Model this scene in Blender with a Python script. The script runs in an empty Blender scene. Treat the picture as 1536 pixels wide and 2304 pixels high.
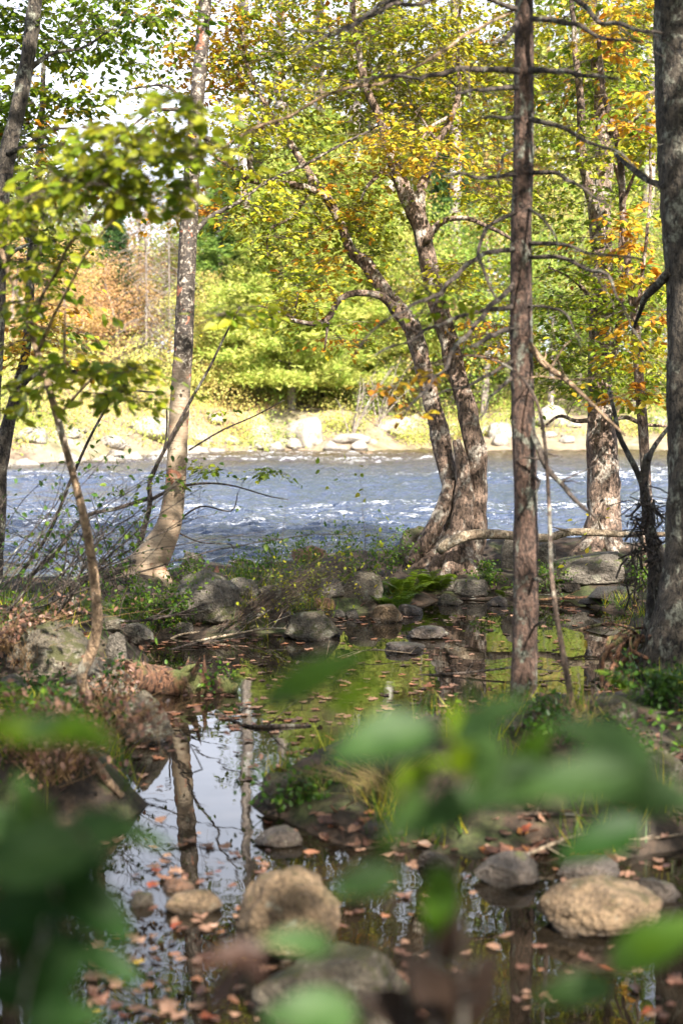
import bpy, bmesh, math, random
import numpy as np
from mathutils import Vector

random.seed(7)
RNG = np.random.default_rng(11)
SC = bpy.context.scene
COL = SC.collection
R = math.radians

# ------------------------------------------------------------------ camera
CAMZ = 1.6
FPX = 3200.0            # focal length in photo pixels (50 mm on 36 mm high frame)
HORIZON = 900.0
TH = math.atan((1152 - HORIZON) / FPX)
cam_d = bpy.data.cameras.new('camera')
cam = bpy.data.objects.new('camera', cam_d)
COL.objects.link(cam)
cam.location = (0, 0, CAMZ)
cam.rotation_euler = (math.pi / 2 - TH, 0, 0)
cam_d.sensor_fit = 'VERTICAL'
cam_d.sensor_height = 36
cam_d.sensor_width = 24
cam_d.lens = 50
cam_d.clip_start = 0.05
cam_d.clip_end = 2000
cam_d.dof.use_dof = True
cam_d.dof.focus_distance = 11.6
cam_d.dof.aperture_fstop = 2.4
SC.camera = cam

# ------------------------------------------------------------------ light
SUN_EL, SUN_AZ = R(43), R(155)      # azimuth clockwise from +Y
w = bpy.data.worlds.new('World')
SC.world = w
w.use_nodes = True
nt = w.node_tree
bg = nt.nodes['Background']
sky = nt.nodes.new('ShaderNodeTexSky')
sky.sky_type = 'NISHITA'
sky.sun_disc = False
sky.sun_elevation = SUN_EL
sky.sun_rotation = SUN_AZ
sky.air_density = 1.0
sky.dust_density = 3.0
# thin bright cloud veil, thickest towards the horizon
tc = nt.nodes.new('ShaderNodeTexCoord')
sepw = nt.nodes.new('ShaderNodeSeparateXYZ'); nt.links.new(tc.outputs['Generated'], sepw.inputs[0])
nzw = nt.nodes.new('ShaderNodeTexNoise'); nzw.inputs['Scale'].default_value = 3.5; nzw.inputs['Detail'].default_value = 6
nt.links.new(tc.outputs['Generated'], nzw.inputs['Vector'])
adw = nt.nodes.new('ShaderNodeMath'); adw.operation = 'MULTIPLY_ADD'; adw.inputs[1].default_value = -.5
nt.links.new(nzw.outputs['Fac'], adw.inputs[0]); nt.links.new(sepw.outputs[2], adw.inputs[2])
rw = nt.nodes.new('ShaderNodeValToRGB')
rw.color_ramp.elements[0].position = 0.0; rw.color_ramp.elements[0].color = (.95, .95, .95, 1)
rw.color_ramp.elements[1].position = .38; rw.color_ramp.elements[1].color = (.05, .05, .05, 1)
nt.links.new(adw.outputs[0], rw.inputs['Fac'])
mw = nt.nodes.new('ShaderNodeMix'); mw.data_type = 'RGBA'
nt.links.new(rw.outputs[0], mw.inputs[0]); nt.links.new(sky.outputs[0], mw.inputs[6]); mw.inputs[7].default_value = (7.4, 7.8, 9.0, 1)
nt.links.new(mw.outputs[2], bg.inputs['Color'])
bg.inputs['Strength'].default_value = 0.09
sd = bpy.data.lights.new('sun', 'SUN')
sun = bpy.data.objects.new('sun', sd)
COL.objects.link(sun)
sd.energy = 5.0
sd.angle = R(0.5)
sd.color = (1.0, 0.93, 0.82)
sdir = Vector((math.sin(SUN_AZ) * math.cos(SUN_EL), math.cos(SUN_AZ) * math.cos(SUN_EL), math.sin(SUN_EL)))
sun.rotation_euler = (-sdir).to_track_quat('-Z', 'Y').to_euler()
sun.location = (3, -6, 20)
SC.view_settings.view_transform = 'Standard'
SC.view_settings.look = 'None'
SC.view_settings.exposure = 1.95
SC.view_settings.gamma = 1.0
SC.render.engine = 'CYCLES'
SC.cycles.max_bounces = 6
SC.cycles.diffuse_bounces = 3
SC.cycles.glossy_bounces = 3
SC.cycles.transmission_bounces = 4
SC.cycles.transparent_max_bounces = 6
SC.cycles.caustics_reflective = False
SC.cycles.caustics_refractive = False

# ------------------------------------------------------------------ pixel helpers (photo px -> point at depth)
def ray(px, py):
    x = (px - 768) / FPX
    v = (1152 - py) / FPX
    return np.array([x, math.cos(TH) + v * math.sin(TH), -math.sin(TH) + v * math.cos(TH)])

def at(px, py, Y):
    d = ray(px, py)
    t = Y / d[1]
    return np.array([0, 0, CAMZ]) + d * t

def gnd(px, py, z=0.0):
    d = ray(px, py)
    t = (z - CAMZ) / d[2]
    return np.array([0, 0, CAMZ]) + d * t

# ------------------------------------------------------------------ noise
def _h(ix, iy, iz, s):
    n = (ix * 374761393 + iy * 668265263 + iz * 2147483647 + s * 1274126177) & 0xFFFFFFFF
    n = ((n ^ (n >> 13)) * 1274126177) & 0xFFFFFFFF
    n = ((n ^ (n >> 16)) * 2246822519) & 0xFFFFFFFF
    return ((n ^ (n >> 15)) & 0xFFFFFF) / float(0xFFFFFF)

def vnoise(P, s=0):
    P = np.asarray(P, float)
    if P.shape[1] == 2:
        P = np.column_stack([P, np.zeros(len(P))])
    f0 = np.floor(P)
    f = P - f0
    f = f * f * (3 - 2 * f)
    i = f0.astype(np.int64)
    r = 0
    for dx in (0, 1):
        for dy in (0, 1):
            for dz in (0, 1):
                wgt = (f[:, 0] if dx else 1 - f[:, 0]) * (f[:, 1] if dy else 1 - f[:, 1]) * (f[:, 2] if dz else 1 - f[:, 2])
                r = r + wgt * _h(i[:, 0] + dx, i[:, 1] + dy, i[:, 2] + dz, s)
    return r * 2 - 1

def fbm(P, o=4, s=0):
    P = np.asarray(P, float)
    a, t, r = 1.0, 0.0, 0
    for k in range(o):
        r = r + a * vnoise(P * (2 ** k) + 17.3 * k, s + k)
        t += a
        a *= 0.5
    return r / t

# ------------------------------------------------------------------ mesh helpers
class Geo:
    """collects vertices, quads and tris (numpy) with a per-vertex 'hue' value"""
    def __init__(s):
        s.V, s.Q, s.T, s.H, s.n = [], [], [], [], 0
    def add(s, V, Q=None, T=None, hue=0.5):
        V = np.asarray(V, float).reshape(-1, 3)
        s.V.append(V)
        if Q is not None and len(Q): s.Q.append(np.asarray(Q, int).reshape(-1, 4) + s.n)
        if T is not None and len(T): s.T.append(np.asarray(T, int).reshape(-1, 3) + s.n)
        s.H.append(np.broadcast_to(np.asarray(hue, float), (len(V),)).copy())
        s.n += len(V)
    def build(s, name, mat, parent=None, smooth=True, loc=None):
        me = bpy.data.meshes.new(name)
        V = np.concatenate(s.V) if s.V else np.zeros((0, 3))
        off = np.zeros(3)
        if parent is not None: off = np.array(parent['_o']) if '_o' in parent else np.array(parent.location)
        elif loc is not None: off = np.array(loc, float)
        V = V - off
        Q = np.concatenate(s.Q) if s.Q else np.zeros((0, 4), int)
        T = np.concatenate(s.T) if s.T else np.zeros((0, 3), int)
        nl = Q.size + T.size
        me.vertices.add(len(V))
        me.vertices.foreach_set('co', V.astype(np.float32).ravel())
        me.loops.add(nl)
        me.loops.foreach_set('vertex_index', np.concatenate([Q.ravel(), T.ravel()]).astype(np.int32))
        me.polygons.add(len(Q) + len(T))
        st = np.concatenate([np.arange(len(Q)) * 4, Q.size + np.arange(len(T)) * 3]).astype(np.int32)
        me.polygons.foreach_set('loop_start', st)
        me.polygons.foreach_set('use_smooth', np.full(len(st), smooth, dtype=bool))
        a = me.attributes.new('hue', 'FLOAT', 'POINT')
        a.data.foreach_set('value', np.concatenate(s.H).astype(np.float32))
        me.update(calc_edges=True)
        me.validate()
        me.materials.append(mat)
        o = bpy.data.objects.new(name, me)
        COL.objects.link(o)
        if parent is not None: o.parent = parent
        elif loc is not None: o.location = loc
        return o

ORIG = {}
def thing(name, label, cat, loc, group=None):
    o = bpy.data.objects.new(name, None)
    COL.objects.link(o)
    o.location = [float(c) for c in loc]
    o.empty_display_size = 0.2
    o['label'] = label
    o['category'] = cat
    if group: o['group'] = group
    return o

def tag(o, label=None, cat=None, group=None, kind=None):
    if label: o['label'] = label
    if cat: o['category'] = cat
    if group: o['group'] = group
    if kind: o['kind'] = kind
    return o

def copy_tree(o, parent=None):
    c = o.copy()
    COL.objects.link(c)
    if parent is not None: c.parent = parent
    for ch in [x for x in bpy.data.objects if x.parent == o]:
        copy_tree(ch, c)
    return c

def catmull(P, step):
    P = np.asarray(P, float)
    if len(P) == 2:
        n = max(2, int(np.linalg.norm((P[1] - P[0])[:3]) / step) + 1)
        t = np.linspace(0, 1, n)[:, None]
        return P[0] * (1 - t) + P[1] * t
    Q = np.vstack([2 * P[0] - P[1], P, 2 * P[-1] - P[-2]])
    out = []
    for i in range(1, len(Q) - 2):
        p0, p1, p2, p3 = Q[i - 1], Q[i], Q[i + 1], Q[i + 2]
        n = max(1, int(np.linalg.norm((p2 - p1)[:3]) / step))
        t = (np.arange(n) / n)[:, None]
        out.append(0.5 * (2 * p1 + (p2 - p0) * t + (2 * p0 - 5 * p1 + 4 * p2 - p3) * t ** 2 + (3 * p1 - p0 - 3 * p2 + p3) * t ** 3))
    out.append(P[-1][None])
    return np.vstack(out)

def tube(g, P, rad, sides=6, hue=0.5, rough=0.0, seed=0, cap=False, freq=9.0):
    P = np.asarray(P, float)
    n = len(P)
    rad = np.broadcast_to(np.asarray(rad, float), (n,))
    T = np.gradient(P, axis=0)
    T /= np.linalg.norm(T, axis=1)[:, None] + 1e-9
    ref = np.array([0.13, 0.92, 0.21]) if abs(T[0][2]) > 0.5 else np.array([0.1, 0.05, 1.0])
    A = np.cross(T, ref)
    A /= np.linalg.norm(A, axis=1)[:, None] + 1e-9
    B = np.cross(T, A)
    th = np.arange(sides) * 2 * math.pi / sides
    c, s = np.cos(th), np.sin(th)
    D = A[:, None, :] * c[None, :, None] + B[:, None, :] * s[None, :, None]
    rr = rad[:, None] * np.ones(sides)[None]
    if rough > 0:
        S = (P[:, None, :] + D * rad[:, None, None])
        q = S.reshape(-1, 3) * np.array([freq, freq, freq * 0.35])
        q2 = S.reshape(-1, 3) * np.array([freq * 3.2, freq * 3.2, freq * 1.3])
        rr = rr * (1 + rough * (fbm(q, 3, seed) + 0.6 * vnoise(q2, seed + 9)).reshape(n, sides))
    V = (P[:, None, :] + D * rr[:, :, None]).reshape(-1, 3)
    i = np.arange(n - 1)[:, None] * sides
    j = np.arange(sides)[None]
    jn = (j + 1) % sides
    Q = np.stack([i + j, i + jn, i + sides + jn, i + sides + j], -1).reshape(-1, 4)
    Tt = None
    if cap:
        V = np.vstack([V, P[0], P[-1]])
        k = np.arange(sides)
        Tt = np.vstack([np.stack([np.full(sides, n * sides), (k + 1) % sides, k], -1),
                        np.stack([np.full(sides, n * sides + 1), (n - 1) * sides + k, (n - 1) * sides + (k + 1) % sides], -1)])
    g.add(V, Q, Tt, hue)

# leaf templates: (length, width, up)
LEAF6 = (np.array([[0, 0, 0], [.30, .30, .05], [.70, .24, .02], [1.05, 0, -.10], [.70, -.24, .02], [.30, -.30, .05]]),
         np.array([[0, 1, 2, 3], [0, 3, 4, 5]]), None)
LEAF4 = (np.array([[0, 0, 0], [.5, .36, .06], [1.0, 0, -.06], [.5, -.36, .06]]), np.array([[0, 1, 2, 3]]), None)
BLADE = (np.array([[0, .05, 0], [0, -.05, 0], [1, 0, 0]]), None, np.array([[0, 1, 2]]))
def _maple():
    a = [(0, .0), (.10, .28), (.05, .52), (.28, .40), (.38, .62), (.52, .36), (.60, .20), (.74, .26), (1.0, 0)]
    pts = a + [(x, -y) for x, y in a[-2:0:-1]]
    V = [(.40, 0, .05)] + [(x, y, -.03 * ((k % 2) * 2 - 1)) for k, (x, y) in enumerate(pts)]
    n = len(pts)
    T = [(0, 1 + k, 1 + (k + 1) % n) for k in range(n)]
    return (np.array(V, float), None, np.array(T))
MAPLE = _maple()

def leaves(g, P, D, N, size, hue, tpl=LEAF6, wid=1.0):
    P = np.asarray(P, float); n = len(P)
    if n == 0: return
    D = np.asarray(D, float); D = D / (np.linalg.norm(D, axis=1)[:, None] + 1e-9)
    N = np.asarray(N, float); N = N - D * (N * D).sum(1)[:, None]
    N = N / (np.linalg.norm(N, axis=1)[:, None] + 1e-9)
    S = np.cross(N, D)
    size = np.broadcast_to(np.asarray(size, float), (n,))
    tv, tq, tt = tpl
    V = P[:, None, :] + size[:, None, None] * (D[:, None, :] * tv[None, :, 0:1] + S[:, None, :] * tv[None, :, 1:2] * wid + N[:, None, :] * tv[None, :, 2:3])
    k = len(tv)
    off = (np.arange(n) * k)[:, None, None]
    Q = (tq[None] + off).reshape(-1, 4) if tq is not None else None
    T = (tt[None] + off).reshape(-1, 3) if tt is not None else None
    g.add(V.reshape(-1, 3), Q, T, np.repeat(np.broadcast_to(np.asarray(hue, float), (n,)), k))

def rnd(n, k=3): return RNG.normal(size=(n, k))

# ------------------------------------------------------------------ materials
def newmat(name):
    m = bpy.data.materials.new(name)
    m.use_nodes = True
    t = m.node_tree
    p = t.nodes['Principled BSDF']
    return m, t, p

def N_(t, typ, **kw):
    n = t.nodes.new(typ)
    for k, v in kw.items(): setattr(n, k, v)
    return n

def noise(t, vec, scale, detail=4, rough=0.55, dist=0.0):
    n = N_(t, 'ShaderNodeTexNoise')
    n.inputs['Scale'].default_value = scale
    n.inputs['Detail'].default_value = detail
    n.inputs['Roughness'].default_value = rough
    n.inputs['Distortion'].default_value = dist
    if vec is not None: t.links.new(vec, n.inputs['Vector'])
    return n.outputs['Fac']

def ramp(t, fac, stops, interp='LINEAR'):
    r = N_(t, 'ShaderNodeValToRGB')
    cr = r.color_ramp
    cr.interpolation = interp
    while len(cr.elements) < len(stops): cr.elements.new(0.5)
    for e, (p, c) in zip(cr.elements, stops):
        e.position = p
        e.color = (c[0], c[1], c[2], 1) if not isinstance(c, (int, float)) else (c, c, c, 1)
    t.links.new(fac, r.inputs['Fac'])
    return r.outputs['Color']

def mixc(t, fac, a, b, mode='MIX'):
    m = N_(t, 'ShaderNodeMix', data_type='RGBA', blend_type=mode)
    for s, v in ((m.inputs[0], fac), (m.inputs[6], a), (m.inputs[7], b)):
        if isinstance(v, (int, float)): s.default_value = v
        elif isinstance(v, tuple): s.default_value = (*v, 1)
        else: t.links.new(v, s)
    return m.outputs[2]

def mth(t, op, a, b=0.0):
    m = N_(t, 'ShaderNodeMath', operation=op)
    for s, v in zip(m.inputs, (a, b)):
        if isinstance(v, (int, float)): s.default_value = v
        else: t.links.new(v, s)
    return m.outputs[0]

def scaled(t, sx, sy, sz, kind='Position'):
    if kind == 'Position': src = N_(t, 'ShaderNodeNewGeometry').outputs['Position']
    else: src = N_(t, 'ShaderNodeTexCoord').outputs['Object']
    m = N_(t, 'ShaderNodeMapping')
    m.inputs['Scale'].default_value = (sx, sy, sz)
    t.links.new(src, m.inputs['Vector'])
    return m.outputs[0]

def bump(t, p, h, strength, dist=0.02):
    b = N_(t, 'ShaderNodeBump')
    b.inputs['Strength'].default_value = strength
    b.inputs['Distance'].default_value = dist
    t.links.new(h, b.inputs['Height'])
    t.links.new(b.outputs[0], p.inputs['Normal'])
    return b

HUES = [(0.0, (.02, .055, .012)), (.2, (.06, .14, .015)), (.4, (.19, .27, .016)), (.55, (.42, .40, .025)),
        (.7, (.60, .42, .03)), (.82, (.58, .24, .02)), (1.0, (.30, .07, .02))]
def leaf_mat(name, trans=0.45, gloss=0.35, hues=HUES, rough=0.45):
    m, t, p = newmat(name)
    a = N_(t, 'ShaderNodeAttribute', attribute_name='hue')
    pos = scaled(t, 1, 1, 1, 'Object')
    nz = noise(t, pos, 35, 2)
    hv = mth(t, 'ADD', a.outputs['Fac'], mth(t, 'MULTIPLY', mth(t, 'SUBTRACT', nz, 0.5), 0.12))
    c = ramp(t, hv, hues)
    t.links.new(c, p.inputs['Base Color'])
    p.inputs['Roughness'].default_value = rough
    p.inputs['Specular IOR Level'].default_value = gloss
    tr = N_(t, 'ShaderNodeBsdfTranslucent')
    c2 = mixc(t, 0.5, c, (1.0, 0.95, 0.35), 'MULTIPLY')
    t.links.new(c, tr.inputs['Color'])
    mx = N_(t, 'ShaderNodeMixShader')
    mx.inputs[0].default_value = trans
    t.links.new(p.outputs[0], mx.inputs[1])
    t.links.new(tr.outputs[0], mx.inputs[2])
    t.links.new(mx.outputs[0], t.nodes['Material Output'].inputs['Surface'])
    return m
M_LEAF = leaf_mat('leaf_green')
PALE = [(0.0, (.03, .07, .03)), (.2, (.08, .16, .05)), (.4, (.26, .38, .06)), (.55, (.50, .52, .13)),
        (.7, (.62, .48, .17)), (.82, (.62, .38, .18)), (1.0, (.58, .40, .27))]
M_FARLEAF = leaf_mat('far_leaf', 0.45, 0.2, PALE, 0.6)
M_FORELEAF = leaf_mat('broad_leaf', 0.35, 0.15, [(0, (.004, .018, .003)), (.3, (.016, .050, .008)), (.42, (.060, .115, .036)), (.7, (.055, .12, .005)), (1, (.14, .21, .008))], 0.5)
M_DEADLEAF = leaf_mat('fallen_leaf', 0.12, 0.4, [(0, (.05, .025, .018)), (.25, (.13, .06, .04)), (.45, (.26, .15, .10)), (.6, (.27, .115, .06)),
                                                (.75, (.36, .15, .03)), (.88, (.17, .03, .02)), (1, (.5, .33, .04))], 0.5)
M_DARKLEAF = leaf_mat('withered_leaf', .1, .2, [(0, (.022, .013, .009)), (1, (.05, .03, .02))], .6)
M_DRY = leaf_mat('dry_stem', 0.15, 0.2, [(0, (.06, .035, .02)), (.4, (.20, .11, .055)), (.7, (.36, .25, .12)), (1, (.30, .32, .08))], 0.7)

def bark_mat(name, base, dark, lichen, amount=0.5, scale=1.0, moss=0.0):
    m, t, p = newmat(name)
    v = scaled(t, 20 * scale, 20 * scale, 9 * scale, 'Object')
    v2 = scaled(t, 1, 1, 0.7, 'Object')
    n1 = noise(t, v, 2.2, 6, 0.65, 0.6)
    n2 = noise(t, v2, 9 * scale, 5, 0.6, 0.4)
    n3 = noise(t, v2, 45 * scale, 4, 0.65)
    c = ramp(t, n1, [(.40, dark), (.50, base), (.68, tuple(min(1, x * 1.45) for x in base))])
    l = ramp(t, n2, [(.62 - .2 * amount, 0.0), (.68 - .2 * amount, 1.0)])
    l = mixc(t, 1.0, l, ramp(t, n3, [(.38, 0.2), (.55, 1.0)]), 'MULTIPLY')
    c = mixc(t, l, c, lichen)
    c = mixc(t, .75, c, ramp(t, n3, [(.36, .45), (.5, 1.0), (.64, 1.5)]), 'MULTIPLY')
    nb = noise(t, v2, 5 * scale, 5, 0.6, 0.5)
    c = mixc(t, ramp(t, nb, [(.56, 0.0), (.64, 0.8)]), c, dark)
    if moss > 0:
        n4 = noise(t, v2, 6 * scale, 4)
        c = mixc(t, ramp(t, n4, [(.62 - .25 * moss, 0.0), (.72 - .25 * moss, 0.8)]), c, (.10, .13, .03))
    t.links.new(c, p.inputs['Base Color'])
    p.inputs['Roughness'].default_value = 0.85
    h = mth(t, 'ADD', mth(t, 'MULTIPLY', n1, 1.0), mth(t, 'MULTIPLY', n3, 0.35))
    bump(t, p, h, 1.0, 0.05)
    return m
M_BARK = bark_mat('bark_brown', (.22, .15, .11), (.035, .023, .017), (.42, .37, .31), .48)
M_BARKG = bark_mat('bark_grey', (.075, .060, .045), (.012, .009, .008), (.25, .25, .20), .45)
M_BARKD = bark_mat('bark_dark', (.10, .075, .06), (.02, .015, .012), (.26, .26, .21), .3)
M_SPRUCE = bark_mat('bark_spruce', (.125, .075, .055), (.028, .017, .013), (.24, .25, .20), .42, 1.2)
M_TWIG = bark_mat('twig_brown', (.14, .095, .07), (.05, .035, .028), (.30, .28, .23), .3)
M_PALEWOOD = bark_mat('pale_wood', (.42, .33, .23), (.20, .14, .09), (.5, .46, .38), .2)
M_TAN = bark_mat('sapling_bark', (.40, .27, .17), (.16, .10, .06), (.46, .42, .34), .3)
M_ROT = bark_mat('rotten_wood', (.16, .075, .04), (.03, .018, .012), (.25, .17, .10), .3, 1.0, .5)
M_FARWOOD = bark_mat('far_bark', (.24, .20, .17), (.10, .08, .07), (.42, .40, .37), .3, .4)

def birch_mat():
    m, t, p = newmat('bark_birch')
    v = scaled(t, 6, 6, 75, 'Object')
    v2 = scaled(t, 1, 1, 1, 'Object')
    n1 = noise(t, v, 1.0, 3, 0.6)
    n2 = noise(t, v2, 3.2, 4, 0.6, 0.3)
    n3 = noise(t, v2, 26, 5, 0.65, 0.5)
    c = ramp(t, n2, [(.3, (.17, .115, .07)), (.5, (.26, .19, .125)), (.7, (.34, .28, .20))])
    c = mixc(t, ramp(t, n1, [(.60, 0.0), (.66, .75)]), c, (.13, .08, .05))
    # upper trunk: dark and pale mottling, growing with height
    sep = N_(t, 'ShaderNodeSeparateXYZ'); t.links.new(v2, sep.inputs[0])
    up = ramp(t, mth(t, 'MULTIPLY', mth(t, 'SUBTRACT', sep.outputs[2], 1.2), 1.3), [(0.0, 0.0), (.8, 1.0)])
    mot = ramp(t, n3, [(.49, (.03, .022, .017)), (.56, (.11, .085, .065)), (.65, (.34, .31, .26))])
    c = mixc(t, up, c, mot)
    c = mixc(t, ramp(t, noise(t, v2, 8, 4, .6, .8), [(.62, 0.0), (.66, .85)]), c, (.23, .08, .04))
    t.links.new(c, p.inputs['Base Color'])
    p.inputs['Roughness'].default_value = 0.75
    bump(t, p, mth(t, 'ADD', n1, n3), 0.6, 0.012)
    return m
M_BIRCH = birch_mat()

def rock_mat(name, a, b, moss=0.4, lich=0.5, mosscol=(.07, .08, .02), wet=False):
    m, t, p = newmat(name)
    v = scaled(t, 1, 1, 1, 'Object')
    n1 = noise(t, v, 3.5, 6, .6, .3)
    n2 = noise(t, v, 22, 5, .7)
    n3 = noise(t, v, 90, 3, .6)
    c = ramp(t, n1, [(.3, a), (.7, b)])
    c = mixc(t, .8, c, ramp(t, n2, [(.35, .45), (.5, .9), (.65, 1.25)]), 'MULTIPLY')
    c = mixc(t, .7, c, ramp(t, n3, [(.38, .5), (.5, 1.0), (.64, 1.3)]), 'MULTIPLY')
    c = mixc(t, ramp(t, noise(t, v, 12, 5, .65, .5), [(.66 - .14 * lich, 0.0), (.70 - .14 * lich, .7)]), c, (.27, .26, .20))
    g = N_(t, 'ShaderNodeNewGeometry')
    sep = N_(t, 'ShaderNodeSeparateXYZ'); t.links.new(g.outputs['Normal'], sep.inputs[0])
    mf = mth(t, 'ADD', mth(t, 'MULTIPLY', sep.outputs[2], .25), noise(t, v, 7, 6, .7, .3))
    c = mixc(t, ramp(t, mf, [(.86 - .32 * moss, 0.0), (.94 - .32 * moss, .95)]), c, mosscol)
    sp = N_(t, 'ShaderNodeSeparateXYZ'); t.links.new(g.outputs['Position'], sp.inputs[0])
    wz = ramp(t, mth(t, 'ADD', sp.outputs[2], mth(t, 'MULTIPLY', noise(t, v, 9, 3), .03)), [(.025, 1.0), (.06, 0.0)])
    c = mixc(t, mth(t, 'MULTIPLY', wz, .8), c, (.03, .022, .016))      # wet tide band by the water line
    t.links.new(c, p.inputs['Base Color'])
    rr = ramp(t, wz, [(0.0, .35 if wet else .85), (1.0, .2)])
    t.links.new(rr, p.inputs['Roughness'])
    bump(t, p, mth(t, 'ADD', n2, mth(t, 'MULTIPLY', n3, .5)), 1.0, .035)
    return m
M_ROCK = rock_mat('granite', (.085, .075, .06), (.20, .17, .14), .5)
M_ROCKM = rock_mat('mossy_granite', (.075, .062, .045), (.18, .15, .11), .7, .6, (.055, .055, .015))
M_ROCKT = rock_mat('tan_granite', (.13, .085, .05), (.26, .18, .105), .45, .35, (.07, .055, .02))
M_ROCKW = rock_mat('wet_rock', (.05, .042, .036), (.13, .10, .08), .35, .2, wet=True)
M_ROCKF = rock_mat('pale_boulder', (.22, .19, .16), (.42, .38, .33), .1, .8)
M_ROCKR = rock_mat('rusty_rock', (.20, .10, .06), (.30, .16, .09), .1, .2)

def ground_mat():
    m, t, p = newmat('forest_floor')
    v = scaled(t, 1, 1, 1)
    n1 = noise(t, v, 4, 6, .65, .4)
    n2 = noise(t, v, 30, 5, .7)
    c = ramp(t, n1, [(.32, (.013, .009, .007)), (.5, (.038, .025, .016)), (.7, (.08, .048, .03))])
    c = mixc(t, ramp(t, noise(t, v, 2.3, 5, .6, .3), [(.52, 0.0), (.62, .7)]), c, (.045, .065, .015))
    c = mixc(t, .8, c, ramp(t, n2, [(.35, .4), (.5, 1.0), (.65, 1.7)]), 'MULTIPLY')
    far = ramp(t, noise(t, v, 0.5, 6, .65, .3), [(.35, (.09, .065, .045)), (.47, (.24, .185, .13)), (.58, (.13, .115, .06)), (.72, (.34, .29, .235))])
    far = mixc(t, .6, far, ramp(t, noise(t, v, 5, 5, .7), [(.35, .5), (.5, 1.0), (.65, 1.3)]), 'MULTIPLY')
    sp = N_(t, 'ShaderNodeSeparateXYZ'); t.links.new(v, sp.inputs[0])
    c = mixc(t, ramp(t, mth(t, 'MULTIPLY', sp.outputs[1], .01), [(.25, 0.0), (.3, 1.0)]), c, far)
    t.links.new(c, p.inputs['Base Color'])
    p.inputs['Roughness'].default_value = .9
    bump(t, p, mth(t, 'ADD', n1, mth(t, 'MULTIPLY', n2, .6)), .8, .03)
    return m
M_GROUND = ground_mat()

def pool_mat():
    m, t, p = newmat('still_water')
    v = scaled(t, 1, 1, 1)
    p.inputs['Base Color'].default_value = (.012, .009, .006, 1)
    p.inputs['Roughness'].default_value = .015
    p.inputs['IOR'].default_value = 1.34
    p.inputs['Specular IOR Level'].default_value = .9
    n = mth(t, 'ADD', noise(t, v, 2.5, 2, .5), mth(t, 'MULTIPLY', noise(t, v, 11, 2, .5), .12))
    bump(t, p, n, .14, .012)
    return m
M_POOL = pool_mat()

def river_mat():
    m, t, p = newmat('river_water')
    a = N_(t, 'ShaderNodeAttribute', attribute_name='hue')
    v = scaled(t, 1, 1, 1)
    n = noise(t, scaled(t, 3, 9, 3), 2.2, 6, .75, .8)
    n_b = noise(t, scaled(t, 1, 2.2, 1), 11, 5, .75, .6)
    f = mth(t, 'ADD', a.outputs['Fac'], mth(t, 'ADD', mth(t, 'MULTIPLY', mth(t, 'SUBTRACT', n, .5), .8), mth(t, 'MULTIPLY', mth(t, 'SUBTRACT', n_b, .5), 1.1)))
    foam = ramp(t, f, [(.50, 0.0), (.64, 1.0)])
    spy = N_(t, 'ShaderNodeSeparateXYZ'); t.links.new(v, spy.inputs[0])
    far_brown = ramp(t, mth(t, 'ADD', mth(t, 'MULTIPLY', spy.outputs[1], .02), mth(t, 'MULTIPLY', noise(t, v, .25, 4), .25)), [(.72, 0.0), (1.0, 1.0)])  # brown towards the far shore: reflected trees and shallows, put into base colour
    c = mixc(t, foam, mixc(t, far_brown, (.05, .068, .115), (.075, .05, .03)), (.82, .84, .88))
    t.links.new(c, p.inputs['Base Color'])
    t.links.new(ramp(t, foam, [(0, .12), (1, .7)]), p.inputs['Roughness'])
    p.inputs['IOR'].default_value = 1.33
    p.inputs['Specular IOR Level'].default_value = 1.0
    h = mth(t, 'ADD', noise(t, scaled(t, 1, 1.7, 1), 7, 4, .65, .5), mth(t, 'MULTIPLY', noise(t, v, 24, 3, .6), .3))
    bump(t, p, h, 1.0, .12)
    return m
M_RIVER = river_mat()

# ------------------------------------------------------------------ terrain
def poly(pts): return np.array([gnd(x, y)[:2] for x, y in pts])
LANDS = [
    # left bank joined with the near river bank strip
    poly([(-9000, 1372), (-900, 1335), (100, 1322), (250, 1312), (400, 1296), (560, 1284), (700, 1275), (900, 1262), (1150, 1268), (1400, 1268),
          (2400, 1275), (9000, 1290), (9000, 1500), (2400, 1560), (1536, 1560), (1400, 1530), (1390, 1490), (1440, 1440), (1410, 1390), (1300, 1352), (1130, 1350), (980, 1352),
          (870, 1378), (770, 1385), (680, 1412), (600, 1425), (520, 1440), (420, 1432), (330, 1440), (300, 1480), (310, 1560), (250, 1640), (262, 1720), (285, 1820),
          (200, 1870), (-200, 1885), (-900, 1900), (-9000, 2000)]),
    poly([(9000, 1540), (2400, 1560), (1536, 1555), (1400, 1575), (1260, 1600), (1060, 1650), (900, 1690), (740, 1735), (620, 1760), (600, 1810),
          (650, 1850), (780, 1890), (960, 1930), (1080, 1960), (1200, 1925), (1300, 1960), (1560, 1935), (2400, 1950), (9000, 2000)]),
    np.array([[-60, -60], [60, -60], [60, 2.6], [2, 2.9], [0.5, 2.7], [-1, 2.9], [-60, 2.7]]),
]
MOUNDS = [(120, 1520, .9, .8, .26), (60, 1780, .8, .5, .16), (1350, 1750, 1.3, .6, .12), (900, 1780, .6, .4, .07),
          (1350, 1300, 1.6, .7, .14), (1030, 1290, .7, .5, .1), (1600, 1500, .8, .8, .22)]

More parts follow.
